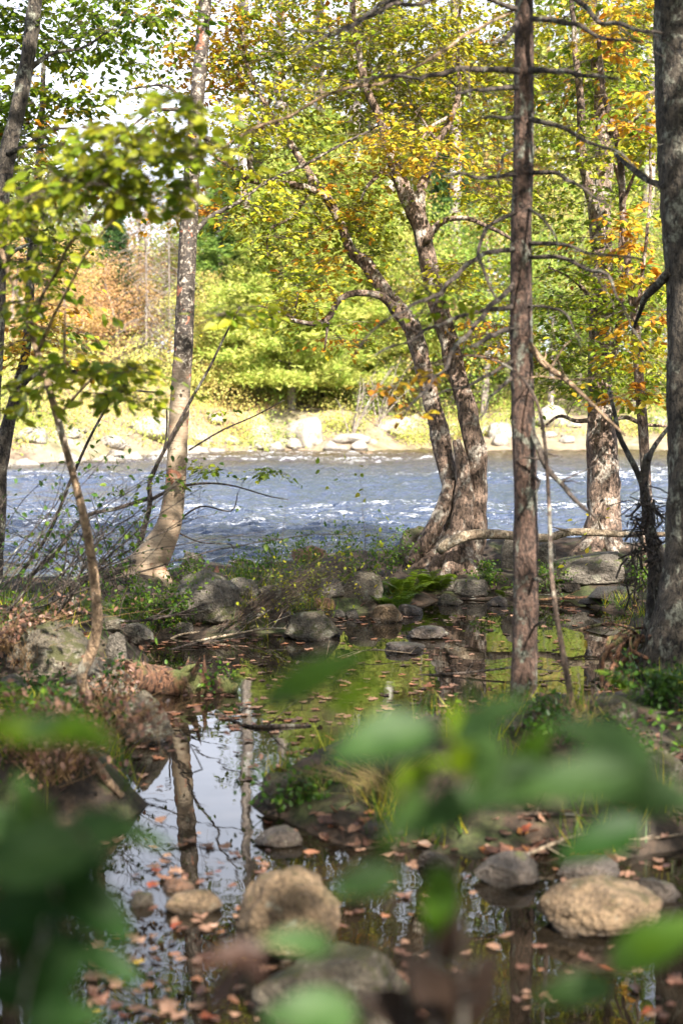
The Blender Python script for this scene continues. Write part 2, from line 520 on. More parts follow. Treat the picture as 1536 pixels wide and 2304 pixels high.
def sdist(P, poly_):
    n = len(poly_)
    best = np.full(len(P), 1e9)
    inside = np.zeros(len(P), bool)
    for i in range(n):
        a, b = poly_[i], poly_[(i + 1) % n]
        e = b - a
        wv = P - a
        tt = np.clip((wv @ e) / (e @ e + 1e-12), 0, 1)
        d = wv - tt[:, None] * e
        best = np.minimum(best, (d * d).sum(1))
        c = (a[1] > P[:, 1]) != (b[1] > P[:, 1])
        xi = (b[0] - a[0]) * (P[:, 1] - a[1]) / (b[1] - a[1] + 1e-12) + a[0]
        inside ^= c & (P[:, 0] < xi)
    d = np.sqrt(best)
    return np.where(inside, d, -d)

SHX = np.array([-400, -60, -11.5, -8.0, -4.5, -1, 4, 12, 60, 400.])
SHY = np.array([33, 33, 34.5, 37.5, 43.5, 47, 48, 47, 48, 48.])
def height(P):
    P = np.asarray(P, float).reshape(-1, 2)
    wob = np.column_stack([vnoise(P * 3.1, 3), vnoise(P * 3.1, 4)]) * .07
    s = np.full(len(P), -9.)
    for L in LANDS: s = np.maximum(s, sdist(P + wob, L))
    h = np.where(s > 0, .20 * (1 - np.exp(-s * 2.2)), np.maximum(s * .6, -.5))
    for mx, my, rx, ry, a in MOUNDS:
        c = gnd(mx, my)
        h += np.where(s > -.1, a * np.exp(-((P[:, 0] - c[0]) / rx) ** 2 - ((P[:, 1] - c[1]) / ry) ** 2), 0) * np.clip(s * 5 + .3, 0, 1)
    h += np.where(s > 0, 1, .3) * (fbm(P * 2.4, 4, 21) * .075 + .022 * vnoise(P * 12, 5))
    sy = np.interp(P[:, 0], SHX, SHY) + 1.2 * vnoise(P * .4, 8)
    f = P[:, 1] - sy
    hf = np.where(f > 0, .28 * (1 - np.exp(-f * 1.5)) + .30 * np.clip(f - .8, 0, 2.6) + .12 * np.clip(f - 3.4, 0, 10) + .035 * np.clip(f - 13.5, 0, 400), np.maximum(f * .3, -.6))
    hf += np.where(f > .5, fbm(P * .5, 4, 31) * .35 * np.clip(f / 4, 0, 1), 0)
    return np.where(P[:, 1] > 24, hf, np.maximum(h, -.5))

def hz(x, y): return float(height([[x, y]])[0])

def hit(px, py):
    d = ray(px, py)
    ts = np.concatenate([np.arange(2, 16, .02), np.arange(16, 120, .25)])
    Pp = np.array([0, 0, CAMZ]) + d * ts[:, None]
    hh = np.maximum(height(Pp[:, :2]), 0)
    k = np.argmax(Pp[:, 2] < hh)
    return Pp[k] * [1, 1, 0] + [0, 0, hh[k]]

def axis(segs):
    out = []
    for a, b, s in segs: out.append(np.arange(a, b, s))
    out.append([segs[-1][1]])
    return np.concatenate(out)

def sheet(xs, ys, zf):
    X, Y = np.meshgrid(xs, ys)
    P = np.column_stack([X.ravel(), Y.ravel()])
    Z, H = zf(P)
    nx = len(xs)
    i = np.arange(len(ys) - 1)[:, None] * nx + np.arange(nx - 1)[None]
    Q = np.stack([i, i + 1, i + nx + 1, i + nx], -1).reshape(-1, 4)
    g = Geo()
    g.add(np.column_stack([P, Z]), Q, None, H)
    return g

xs = axis([(-600, -60, 40), (-60, -12, 2.5), (-12, -5, .25), (-5, 5, .05), (5, 12, .25), (12, 60, 2.5), (60, 600, 40)])
ys = axis([(-60, 2, 2), (2, 14.2, .055), (14.2, 32, 1.2), (32, 62, .3), (62, 120, 3), (120, 900, 40)])
tag(sheet(xs, ys, lambda P: (height(P), .5)).build('ground', M_GROUND), kind='structure')

tag(sheet(axis([(-80, 80, 8)]), axis([(-20, 12.4, 3)]), lambda P: (np.zeros(len(P)), .5)).build('pool_water', M_POOL), kind='structure')

def river(P):
    x, y = P[:, 0], P[:, 1]
    A = np.column_stack([x * .9, y * 1.5])
    big = fbm(A * 1.1, 5, 41)
    rid = 1 - np.abs(fbm(np.column_stack([x * .8 + .4 * big, y * 1.7]) * 1.6, 4, 47)) * 2.2
    fine = fbm(np.column_stack([x * 2.2, y * 3.8]) * 1.5, 3, 55)
    amp = np.clip((y - 13.2) / 2, 0.2, 1)
    rap = np.clip(fbm(np.column_stack([x * .10, y * .42]), 3, 61) * 2.2 + .25, 0, 1)
    z = (.075 * big + .06 * rid * (.5 + rap) + .045 * fine) * amp - .07
    foam = .22 + .45 * rap * np.clip(rid - .45, 0, 1) + .12 * fine + .06 * rap
    foam += .30 * np.clip(fbm(np.column_stack([x * .5, y * 1.3]), 4, 73) - .22, 0, .5)
    return z, foam
xr = axis([(-400, -60, 40), (-60, -16, 3), (-16, 16, .085), (16, 60, 3), (60, 400, 40)])
yr = axis([(12.4, 20, .05), (20, 30, .08), (30, 49, .12), (49, 60, 3)])
tag(sheet(xr, yr, river).build('river_water', M_RIVER), kind='structure')

# ------------------------------------------------------------------ rocks
def ico(sub):
    bm = bmesh.new()
    bmesh.ops.create_icosphere(bm, subdivisions=sub, radius=1)
    V = np.array([v.co[:] for v in bm.verts])
    T = np.array([[v.index for v in f.verts] for f in bm.faces])
    bm.free()
    return V, T
ICO = {k: ico(k) for k in (3, 4, 5, 6)}
ROCKFOOT = []
def rock(px, pyb, wpx, hpx, mat, label, seed, sub=5, dz=.9, yaw=0, cuts=14, name='rock', base=None, lean=0, group=None, cutd=(.52, .86)):
    b = hit(px, pyb) if base is None else np.array(base, float)
    Y = b[1]
    W, H = wpx / FPX * Y, hpx / FPX * Y
    r = np.random.default_rng(seed)
    V, T = ICO[sub]
    V = V.copy()
    V = V * (1 + .22 * fbm(V * 1.3 + seed, 3, seed))[:, None]
    for k in range(cuts):
        n = r.normal(size=3); n /= np.linalg.norm(n)
        n[2] = abs(n[2]) * (.3 if k % 2 else 1) ; n /= np.linalg.norm(n)
        d = r.uniform(*cutd)
        ex = V @ n - d
        V = V - np.clip(ex, 0, None)[:, None] * n[None] * .88
    V = V / np.abs(V).max(0)
    V = V * (1 + .10 * fbm(V * 3.2 + seed, 5, seed + 1) + .035 * fbm(V * 14, 3, seed + 2))[:, None]
    ry = W / 2 * dz
    V = V * [W / 2, ry, H * .62]
    if lean: V[:, 0] += lean * V[:, 2]
    ca, sa = math.cos(yaw), math.sin(yaw)
    V = np.column_stack([V[:, 0] * ca - V[:, 1] * sa, V[:, 0] * sa + V[:, 1] * ca, V[:, 2]])
    c = np.array([b[0], b[1] + ry * .75, b[2] + H * .38])
    ROCKFOOT.append((c[0], c[1], W / 2, ry))
    g = Geo(); g.add(V + c, None, T)
    o = g.build(name, mat, loc=(c[0], c[1], b[2]))
    tag(o, label, 'rock', group)
    return o

rocks = [
 (462, 1402, 165, 128, M_ROCK, 'tall leaning grey boulder at the foot of the birch, beside the pool', 3, 6, .8, .35),
 (432, 1300, 62, 66, M_ROCK, 'pointed grey rock standing at river edge right of the birch base', 5, 5, .8, 0),
 (500, 1408, 130, 44, M_ROCKM, 'low rounded rock in front of the tall leaning boulder', 8, 5, .8, 0),
 (415, 1432, 50, 40, M_ROCK, 'small brown stone at the left foot of the leaning boulder', 91, 4, .8, 0),
 (700, 1440, 135, 62, M_ROCKM, 'sloping lichen-spotted rock lying in the middle of the pool edge', 13, 6, .8, .3),
 (872, 1402, 72, 52, M_ROCKT, 'pale topped oval rock standing alone in the still pool', 17, 5, .8, 0),
 (728, 1372, 54, 28, M_ROCKR, 'small reddish brown stone on the bank above the sloping rock', 19, 4, .9, 0),
 (793, 1392, 36, 20, M_ROCK, 'little dark grey stone left of the pale topped oval rock', 23, 4, .9, 0),
 (757, 1392, 40, 20, M_ROCK, 'low smooth stone between the sloping rock and the pool', 24, 4, .9, 0),
 (815, 1358, 105, 72, M_ROCKM, 'speckled grey rock just left of the green fern bed', 29, 5, .8, 0),
 (740, 1345, 70, 50, M_ROCK, 'dim grey rock behind dry stems left of the speckled rock', 31, 5, .8, 0),
 (1068, 1345, 112, 56, M_ROCK, 'grey angular rock below the twin trunk maple at water edge', 37, 5, .8, 0),
 (1005, 1330, 60, 30, M_ROCK, 'small flat stone between ferns and the grey angular rock', 39, 4, .8, 0),
 (930, 1268, 86, 84, M_ROCKM, 'mossy boulder pressed against left side of the twin trunk base', 41, 5, .7, 0),
 (1152, 1280, 72, 80, M_ROCK, 'upright grey rock under the fallen pole, left of thin spruce trunk', 43, 5, .7, 0),
 (1222, 1275, 80, 66, M_ROCK, 'pale blocky rock right behind the thin spruce trunk', 47, 5, .7, 0),
 (1330, 1318, 230, 78, M_ROCK, 'broad low boulder before the thick right river tree', 53, 6, .7, 0),
 (1290, 1332, 54, 26, M_ROCKW, 'small dark rock at the waterline below the broad boulder', 59, 4, .8, 0),
 (1235, 1330, 80, 36, M_ROCKM, 'squat mossy rock between spruce trunk and broad boulder', 61, 4, .8, 0),
 (1390, 1352, 130, 28, M_ROCKW, 'flat dark slab at right end of the pool', 63, 4, .8, 0),
 (1330, 1362, 60, 14, M_ROCKW, 'thin wet stone barely above the pool, right of the spruce', 64, 4, .8, 0),
 (105, 1530, 250, 118, M_ROCKM, 'large mossy boulder on the left bank behind the leaning sapling', 67, 6, .8, .1),
 (20, 1580, 110, 60, M_ROCK, 'broken grey rock at left frame edge below the mossy boulder', 171, 5, .8, 0),
 (300, 1448, 90, 46, M_ROCK, 'low grey rock in shade under the birch root', 173, 5, .8, 0),
 (235, 1420, 80, 44, M_ROCKM, 'mossy rock behind the sapling, below the dark log', 175, 5, .8, 0),
 (360, 1395, 60, 40, M_ROCKM, 'dark mossy rock tucked under the birch base', 177, 5, .8, 0),
 (545, 1345, 90, 50, M_ROCK, 'grey rock half hidden by dry stems behind the leaning boulder', 179, 5, .8, 0),
 (620, 1360, 80, 44, M_ROCKM, 'mossy rock under the sweep of dry stems', 181, 5, .8, 0),
 (650, 1400, 50, 26, M_ROCKW, 'small wet rock left of the sloping rock', 183, 4, .8, 0),
 (925, 1385, 60, 24, M_ROCKW, 'small wet rock below the big fern clump', 185, 4, .8, 0),
 (1010, 1362, 70, 24, M_ROCKM, 'low mossy rock at waterline left of the angular rock', 187, 4, .8, 0),
 (1120, 1365, 50, 22, M_ROCKW, 'small wet rock at waterline left of the spruce trunk', 189, 4, .8, 0),
 (1420, 1310, 110, 54, M_ROCK, 'grey rock right of the broad boulder behind the snag', 191, 5, .8, 0),
 (1390, 1620, 120, 54, M_ROCKM, 'mossy rock under the driftwood heap on right bank', 193, 5, .8, 0),
 (1260, 1640, 110, 50, M_ROCKR, 'rusty rock on the right bank behind soft leaves', 195, 5, .8, 0),
 (860, 1900, 110, 40, M_ROCKW, 'wet rock at front of the grassy right bank', 197, 5, .8, 0),
 (980, 1960, 90, 36, M_ROCKW, 'dark wet rock left of the leaf scattered grey rock', 199, 5, .8, 0),
 (1480, 1760, 130, 60, M_ROCKM, 'mossy rock at right frame edge behind soft leaves', 201, 5, .8, 0),
 (215, 1575, 190, 95, M_ROCK, 'coarse grey rock at front of the large mossy boulder', 71, 5, .7, 0),
 (262, 1500, 60, 100, M_ROCK, 'narrow upright grey rock at right of the large mossy boulder', 73, 5, .7, 0),
 (325, 1675, 132, 118, M_ROCKM, 'compact mottled boulder at edge of the bright water, left bank', 79, 6, .85, .3),
 (135, 1382, 90, 50, M_ROCK, 'grey rock beneath the dark leaning log, far left', 83, 5, .8, 0),
 (48, 1392, 70, 28, M_ROCKM, 'low mossy stone at the left frame edge beneath the log', 85, 4, .8, 0),
 (700, 1262, 92, 36, M_ROCKR, 'rust brown rounded rock at river edge behind dry stems', 89, 5, .8, 0),
 (782, 1288, 60, 30, M_ROCKM, 'dark mossy stone at river edge behind the ferns', 97, 4, .8, 0),
 (960, 1440, 100, 30, M_ROCKW, 'dark wet stone low in the middle of the pool', 101, 5, .8, 0),
 (905, 1470, 110, 26, M_ROCKW, 'flat wet stone in front of the dark mid-pool stone', 103, 5, .8, 0),
 (657, 1812, 150, 74, M_ROCKM, 'mossy block at the left tip of the grassy right bank', 107, 6, .8, 0),
 (632, 1910, 130, 40, M_ROCKW, 'wet dark stone in the water under the mossy block', 109, 5, .8, 0),
 (432, 2060, 140, 44, M_ROCKT, 'low brown stone with leaves in the middle of the lower pool', 113, 5, .8, .2),
 (395, 2010, 80, 26, M_ROCKR, 'flat brown stone just behind the low leafy brown stone', 114, 4, .8, .2),
 (318, 2045, 60, 38, M_ROCKM, 'small mossy stone at left of the lower pool', 127, 4, .8, 0),
 (1150, 2000, 170, 80, M_ROCKW, 'grey rock scattered with fallen leaves below the grassy bank', 137, 5, .8, 0),
 (1330, 1985, 150, 46, M_ROCKW, 'dark flat rock behind the wide rounded rock, lower right', 139, 5, .8, 0),
 (765, 2330, 400, 190, M_ROCKM, 'mottled mossy boulder at the bottom edge of the photo', 149, 6, .7, 0),
 (1480, 2040, 120, 60, M_ROCKW, 'black wet rock at the right frame edge, lower corner', 151, 5, .7, 0),
]
for a in rocks:
    px, pyb, W_, H_, m_, lab, sd_, sub_, dz_, yaw_ = a
    rock(px, pyb, W_, H_, m_, lab, sd_, sub_, dz_, yaw_)
rock(640, 2175, 245, 205, M_ROCKT, 'big rounded tan boulder in the lower pool, lit on top', 131, 6, .9, .2, cuts=4, cutd=(.8, .95))
rock(1362, 2112, 290, 105, M_ROCKT, 'wide rounded tan rock in dark water, lower right', 141, 6, .8, 0, cuts=4, cutd=(.8, .95))

for k, (px, pyb, W_, H_, lab) in enumerate([
 (690, 1006, 96, 84, 'largest sunlit pale boulder on the far shore below the bright pine'),
 (585, 1004, 66, 44, 'sunlit pale boulder left of the largest far shore boulder'),
 (250, 1012, 66, 32, 'rounded white boulder on the far shore gravel at left'),
 (75, 1008, 84, 42, 'pale hump of rock at far left of the far shore'),
 (335, 990, 110, 50, 'broad pale rock above the far shore, left of the birch'),
 (445, 1004, 70, 30, 'low pale rock on far shore right behind the birch'),
 (385, 955, 80, 34, 'small pale rock set back in the far bank grass'),
 (520, 1004, 56, 22, 'small flat pale stone on far shore left of the two boulders'),
 (640, 1008, 50, 20, 'little pale stone between the two large far boulders'),
 (790, 1004, 90, 26, 'flat pale ledge on far shore right of the largest boulder'),
 (900, 985, 130, 50, 'sloping pale rock on far bank left of the twin trunks'),
 (1130, 990, 90, 36, 'pale rock on far bank between twin trunks and spruce'),
 (1250, 965, 80, 50, 'pale rock high on far bank right of the spruce trunk'),
 (950, 955, 70, 30, 'small bright rock high on the far bank'),
 (150, 985, 60, 24, 'pale stone in dry grass on far left bank')]):
    rock(px, pyb, W_, H_, M_ROCKF, lab, 200 + k * 7, 4 if k else 5, .9, 0, cuts=7)
csrc = []
for q in range(70):
    px = random.uniform(-80, 1560); x = (px - 768) / FPX * 48
    sy = float(np.interp(x, SHX, SHY)); y = sy + 1.2 * float(vnoise(np.array([[x * .4, sy * .4]]), 8)[0]) + random.choice([random.uniform(-.5, .7), random.uniform(0, 3.5)])
    x = (px - 768) / FPX * y
    s_ = random.uniform(.5, 1.6)
    if q < 5:
        o = rock(0, 0, 36, 20, M_ROCKF, 'pale cobble lying along the waterline of the far shore', 400 + q, 3, .9, base=[x, y, hz(x, y)], group='pale cobbles along the far shore')
        csrc.append(o)
    else:
        o = csrc[q % 5].copy(); COL.objects.link(o)
    lm = min([(20, 'near the left frame edge'), (180, 'left of the birch behind the tan sapling'), (330, 'just left of the birch'), (480, 'just right of the birch'), (585, 'by the second largest far boulder'),
              (690, 'by the largest far boulder'), (840, 'left of the twin trunks'), (1000, 'seen between the twin trunks'), (1110, 'left of the bare spruce trunk'), (1260, 'right of the bare spruce trunk'),
              (1360, 'behind the thick right trunk'), (1470, 'by the wide right edge trunk')], key=lambda a_: abs(a_[0] - px))[1]
    o['label'] = f'{"small" if s_ < .8 else "middle sized" if s_ < 1.2 else "large"} pale cobble {"at the waterline" if hz(x, y) < .12 else "up on the far bank"}, {lm}'
    o.location = (x, y, max(hz(x, y), -.08) - .02); o.scale = (s_, s_ * random.uniform(.7, 1.2), s_ * random.uniform(.6, 1.2)); o.rotation_euler = (0, 0, random.uniform(0, 6.28))
rock(826, 1020, 34, 12, M_ROCKT, 'small tan stone breaking the river surface near the far shore', 333, 4, .8, 0, base=[*gnd(826, 1022)[:2], -.03])
rock(60, 1258, 60, 12, M_ROCKW, 'dark stone awash in the river at left', 334, 4, .8, 0, base=[*gnd(540, 1262)[:2], -.03])

# ------------------------------------------------------------------ branch growth and foliage
def wpath(pts, Y0, Y1=None, step=.05):
    """pts: (px, py, width_px); depth runs from Y0 to Y1"""
    Y1 = Y0 if Y1 is None else Y1
    n = len(pts)
    P = []
    for k, (x, y, wd) in enumerate(pts):
        Y = Y0 + (Y1 - Y0) * k / (n - 1)
        P.append([*at(x, y, Y), wd / FPX * Y / 2])
    C = catmull(P, step)
    return C[:, :3], np.clip(C[:, 3], .0015, None)

class Skel:
    def __init__(s): s.P = np.zeros((0, 3)); s.r = np.zeros(0)
    def add(s, P, r):
        s.P = np.vstack([s.P, P]); s.r = np.concatenate([s.r, np.broadcast_to(r, (len(P),))])

SEGS = []
def grow(g, sk, C, tw=.0022, maxr=.022, sag=.06, sides=4, sub=3, seg=.22, spray=0.0):
    """connect every cluster centre C to the nearest skeleton point with a curved twig"""
    d0 = np.array([np.min(((sk.P - c) ** 2).sum(1)) for c in C])
    dirs = np.zeros_like(C)
    SEGS.clear()
    for i in np.argsort(d0):
        c = C[i]
        dd = sk.P - c
        pen = np.where(dd[:, 2] > 0.1, 1.6, 1.0)
        k = int(np.argmin((dd ** 2).sum(1) * pen))
        p = sk.P[k]
        L = np.linalg.norm(c - p)
        if L < .05: L = .05
        r0 = min(sk.r[k] * .7, tw + .006 * L, maxr)
        n = max(3, int(L / seg) + 2)
        t = np.linspace(0, 1, n)[:, None]
        mid = (p + c) / 2 + RNG.normal(size=3) * L * .12 + [0, 0, sag * L]
        Q = (1 - t) ** 2 * p + 2 * t * (1 - t) * mid + t ** 2 * c
        Q[1:-1] += RNG.normal(size=(n - 2, 3)) * .02 * min(L, 1)
        rr = np.linspace(r0, tw, n)
        tube(g, Q, rr, sides)
        sk.add(Q[1:], rr[1:])
        dirs[i] = Q[-1] - Q[-2]
        hd = (c - p) * [1, 1, 0]; hd = hd / (np.linalg.norm(hd) + 1e-6)
        tilt = RNG.normal(size=2) * .18
        for q in range(sub):
            if spray > 0:
                o2 = hd * .55 + RNG.normal(size=3) * [.75, .75, .12]
                o2[2] += o2[0] * tilt[0] + o2[1] * tilt[1] - .15 * np.linalg.norm(o2)
                s0_ = c - hd * RNG.uniform(0, .5) * spray
                e = s0_ + o2 * spray
                m2 = (s0_ + e) / 2 + [0, 0, .02]
                tube(g, np.array([s0_, m2, e]), [tw * .8, tw * .6, tw * .35], 3)
                SEGS.append((i, s0_, e))
                continue
            e = c + (RNG.normal(size=3) * [1, 1, .35]) * .16
            m2 = (c + e) / 2 + RNG.normal(size=3) * .02
            tube(g, np.array([c, m2, e]), [tw, tw * .8, tw * .5], 3)
    return dirs

def foliage(g, C, nper, spread, size, huef, flat=.12, tpl=LEAF6, droop=.25, ntilt=.42):
    C = np.asarray(C)
    n = len(C)
    k = RNG.poisson(nper, n)
    idx = np.repeat(np.arange(n), k)
    m = len(idx)
    pn = np.column_stack([RNG.normal(size=n) * .22, RNG.normal(size=n) * .22 - .15, np.ones(n)])
    pn /= np.linalg.norm(pn, axis=1)[:, None]
    off = rnd(m) * spread
    nn = pn[idx]
    off -= nn * (off * nn).sum(1)[:, None] * (1 - flat)
    P = C[idx] + off
    D = off / (np.linalg.norm(off, axis=1)[:, None] + 1e-6) + rnd(m) * .5 + [0, 0, -droop]
    Nn = nn + rnd(m) * ntilt
    sz = size * RNG.uniform(.6, 1.25, m)
    hc = huef(C)
    h = hc[idx] + RNG.normal(size=m) * .04
    leaves(g, P, D, Nn, sz, np.clip(h, 0, 1), tpl)

def spray_leaves(g, C, nper, sub, size, huef, tpl=LEAF6, ntilt=.4):
    ids = np.array([a[0] for a in SEGS]); A = np.array([a[1] for a in SEGS]); B = np.array([a[2] for a in SEGS])
    k = RNG.poisson(nper / max(sub, 1), len(ids))
    idx = np.repeat(np.arange(len(ids)), k); m = len(idx)
    d = B - A; L = np.linalg.norm(d, axis=1)[:, None] + 1e-6; d = d / L
    t = RNG.uniform(.12, 1.04, m)[:, None]
    P = A[idx] + (B - A)[idx] * t + rnd(m) * .012
    pr = np.cross(d, [0, 0, 1]); pr /= np.linalg.norm(pr, axis=1)[:, None] + 1e-6
    s_ = np.where(RNG.uniform(size=m) < .5, -1, 1)[:, None]
    D = d[idx] * .65 + pr[idx] * s_ * .85 + rnd(m) * .22 + [0, 0, -.28]
    sz = size * RNG.uniform(.55, 1.25, m)
    h = huef(C)[ids[idx]] + RNG.normal(size=m) * .04
    leaves(g, P, D, np.array([0, -.12, 1]) + rnd(m) * ntilt, sz, np.clip(h, 0, 1), tpl)

def blobs(specs):
    """specs: (px, py, Y, rx_px, ry_px, rdepth_m, count)"""
    out = []
    for px, py, Y, rx, ry, rd, cnt in specs:
        u = rnd(cnt); u /= np.linalg.norm(u, axis=1)[:, None]
        u *= RNG.uniform(0, 1, cnt)[:, None] ** (1 / 2.2)
        c = at(px, py, Y)
        s = Y / FPX
        out.append(c + u * [rx * s, rd, ry * s])
    return np.vstack(out)

def make_tree(name, label, cat, base, trunk, limbs, crown, mat, twigmat, nper=26, spread=.16, size=.06, hue=lambda C: np.full(len(C), .4),
              sides=18, rough=.12, leafmat=None, group=None, roots=None, tpl=LEAF6, sag=.06, sub=3, seed=1, tw=.0022, ntilt=.42, extra=None):
    """trunk/limbs: list of (pts, Y0, Y1)"""
    root = thing(name, label, cat, base, group)
    sk = Skel()
    gt = Geo()
    for k, (pts, Y0, Y1) in enumerate(trunk):
        P, r = wpath(pts, Y0, Y1, .035)
        tube(gt, P, r, sides, rough=rough, seed=seed + k, cap=True)
        sk.add(P, r)
    for P, r in (roots or []):
        tube(gt, P, r, 10, rough=.15, seed=seed + 50, cap=True)
    gt.build('trunk', mat, root)
    for k, (pts, Y0, Y1) in enumerate(limbs):
        P, r = wpath(pts, Y0, Y1, .04)
        P = P + np.column_stack([fbm(P * 3, 2, 5 + k), fbm(P * 3, 2, 6 + k), fbm(P * 3, 2, 7 + k)]) * .03 * np.clip(np.arange(len(P)) / 6, 0, 1)[:, None]
        gl = Geo()
        tube(gl, P, r, 9, rough=.14, seed=seed + 80 + k, cap=True)
        gl.build('limb', mat, root)
        sk.add(P, r)
    if crown is not None and len(crown):
        gb = Geo()
        sub = max(4, int(nper / 4.2))
        grow(gb, sk, crown, sag=sag, sub=sub, tw=tw, spray=spread * 1.45)
        gb.build('branches', twigmat, root)
        gf = Geo()
        spray_leaves(gf, crown, nper * 1.15, sub, size, hue, tpl=tpl, ntilt=ntilt + .06)
        gf.build('crown', leafmat or M_LEAF, root)
    return root, sk

def huemix(base, sd_=.05, orange=0.0, seed=0, scale=.9):
    def f(C):
        n = vnoise(C * scale, seed) * .5 + .5
        h = base + RNG.normal(size=len(C)) * sd_ + (n - .5) * .12
        n2 = vnoise(C * 1.4, seed + 70) * .5 + .5
        o = (n2 > 1 - orange * 1.6 - .12) & (RNG.uniform(size=len(C)) < .7)
        return np.where(o, RNG.uniform(.66, .84, len(C)), h)
    return f

def roots_at(px, py, Y, dirs, r0, L):
    out = []
    for a, l in dirs:
        c = at(px, py, Y)
        z0 = hz(c[0], c[1])
        p0 = c + [math.cos(a) * .02, math.sin(a) * .02, .12]
        e = c + [math.cos(a) * L * l, math.sin(a) * L * l, 0]
        m = c + [math.cos(a) * L * l * .45, math.sin(a) * L * l * .45, .02]
        p0[2] = c[2] + .16
        m[2] = (c[2] + z0) / 2 + .03
        e[2] = hz(e[0], e[1]) - .05
        P = catmull(np.array([[*p0, r0], [*m, r0 * .75], [*e, r0 * .3]]), .04)
        out.append((P[:, :3], P[:, 3]))
    return out

# ---- birch on the left
T1 = [([(255, 1335, 100), (318, 1288, 92), (356, 1235, 72), (381, 1178, 56), (392, 1110, 48), (398, 1040, 46), (404, 920, 44), (413, 780, 42), (419, 640, 40), (424, 520, 40), (432, 380, 36),
        (442, 240, 32), (455, 100, 30), (466, -60, 26), (480, -300, 20), (500, -600, 12)], 11.15, 12.2)]
T1L = [([(432, 532, 14), (470, 490, 11), (540, 448, 9), (620, 400, 8), (705, 362, 7), (820, 300, 5), (900, 255, 3)], 11.77, 12.4),
       ([(437, 300, 13), (480, 315, 11), (500, 330, 8), (560, 340, 5)], 11.88, 12.3),
       ([(430, 260, 12), (390, 245, 9), (340, 250, 6), (290, 290, 4)], 11.9, 11.5),
       ([(425, 250, 10), (395, 205, 8), (350, 190, 5), (290, 200, 3)], 11.9, 12.5),
       ([(420, 500, 12), (405, 470, 8), (395, 420, 5)], 11.8, 11.8)]
bl = blobs([(430, 130, 12.9, 200, 150, .7, 90), (400, -150, 12.9, 320, 260, 1.4, 90), (560, 60, 12.7, 90, 120, .6, 20), (545, 470, 12.2, 90, 60, .6, 10), (300, 300, 12, 120, 90, .8, 18),
            (460, 420, 12.2, 60, 110, .5, 12)])
def h1(C):
    h = huemix(.46, .06, .10, 3)(C)
    d = np.abs(C[:, 0] - at(430, 150, 12.1)[0]) < .35
    return np.where(d & (RNG.uniform(size=len(C)) < .75), RNG.uniform(.68, .8, len(C)), h)
rt = [(np.array([at(335, 1275, 11.2), at(270, 1305, 11.0), at(225, 1350, 10.8)]), np.array([.085, .07, .05])),
      (np.array([at(350, 1275, 11.2), at(375, 1315, 11.0), at(390, 1350, 10.8)]), np.array([.07, .05, .03]))]
rt = [(catmull(np.column_stack([a, b]), .04)[:, :3], catmull(np.column_stack([a, b]), .04)[:, 3]) for a, b in rt]
make_tree('birch_tree', 'pale birch curving up from the left bank, peeling cream bark below and mottled above', 'birch', at(318, 1300, 11.15), T1, T1L, bl, M_BIRCH, M_TWIG,
          nper=20, spread=.21, size=.056, hue=h1, roots=rt, rough=.07)

# ---- twin trunk river maple in the centre
Y2 = 12.1
T2 = [([(1015, 1262, 100), (1018, 1215, 82), (1022, 1150, 56), (1012, 1080, 48), (992, 990, 50), (968, 900, 46), (945, 800, 44), (925, 730, 46), (893, 692, 40),
        (855, 640, 34), (820, 590, 32), (790, 565, 26), (765, 500, 24), (738, 448, 24), (700, 398, 20), (645, 310, 18), (600, 240, 14), (560, 160, 10), (540, 60, 6)], Y2, 12.6),
      ([(1040, 1262, 90), (1062, 1190, 62), (1076, 1110, 44), (1070, 1020, 50), (1048, 920, 50), (1022, 830, 48), (1005, 750, 46), (982, 675, 46), (960, 580, 46), (944, 505, 44),
        (922, 455, 42), (897, 400, 34), (878, 355, 28), (860, 280, 22), (825, 200, 20), (808, 120, 16), (795, 20, 12), (790, -150, 8)], Y2 - .05, 12.3),
      ([(1014, 1080, 36), (998, 1140, 42), (970, 1195, 42), (936, 1248, 40), (915, 1262, 26)], Y2 - .02, Y2 - .12),
      ([(1068, 1120, 34), (1080, 1180, 38), (1072, 1235, 40), (1060, 1262, 30)], Y2 - .05, Y2 - .12),
      ([(1036, 1255, 70), (1042, 1160, 58), (1044, 1090, 46), (1036, 1030, 34), (1026, 990, 22)], Y2 - .14, Y2 - .05)]
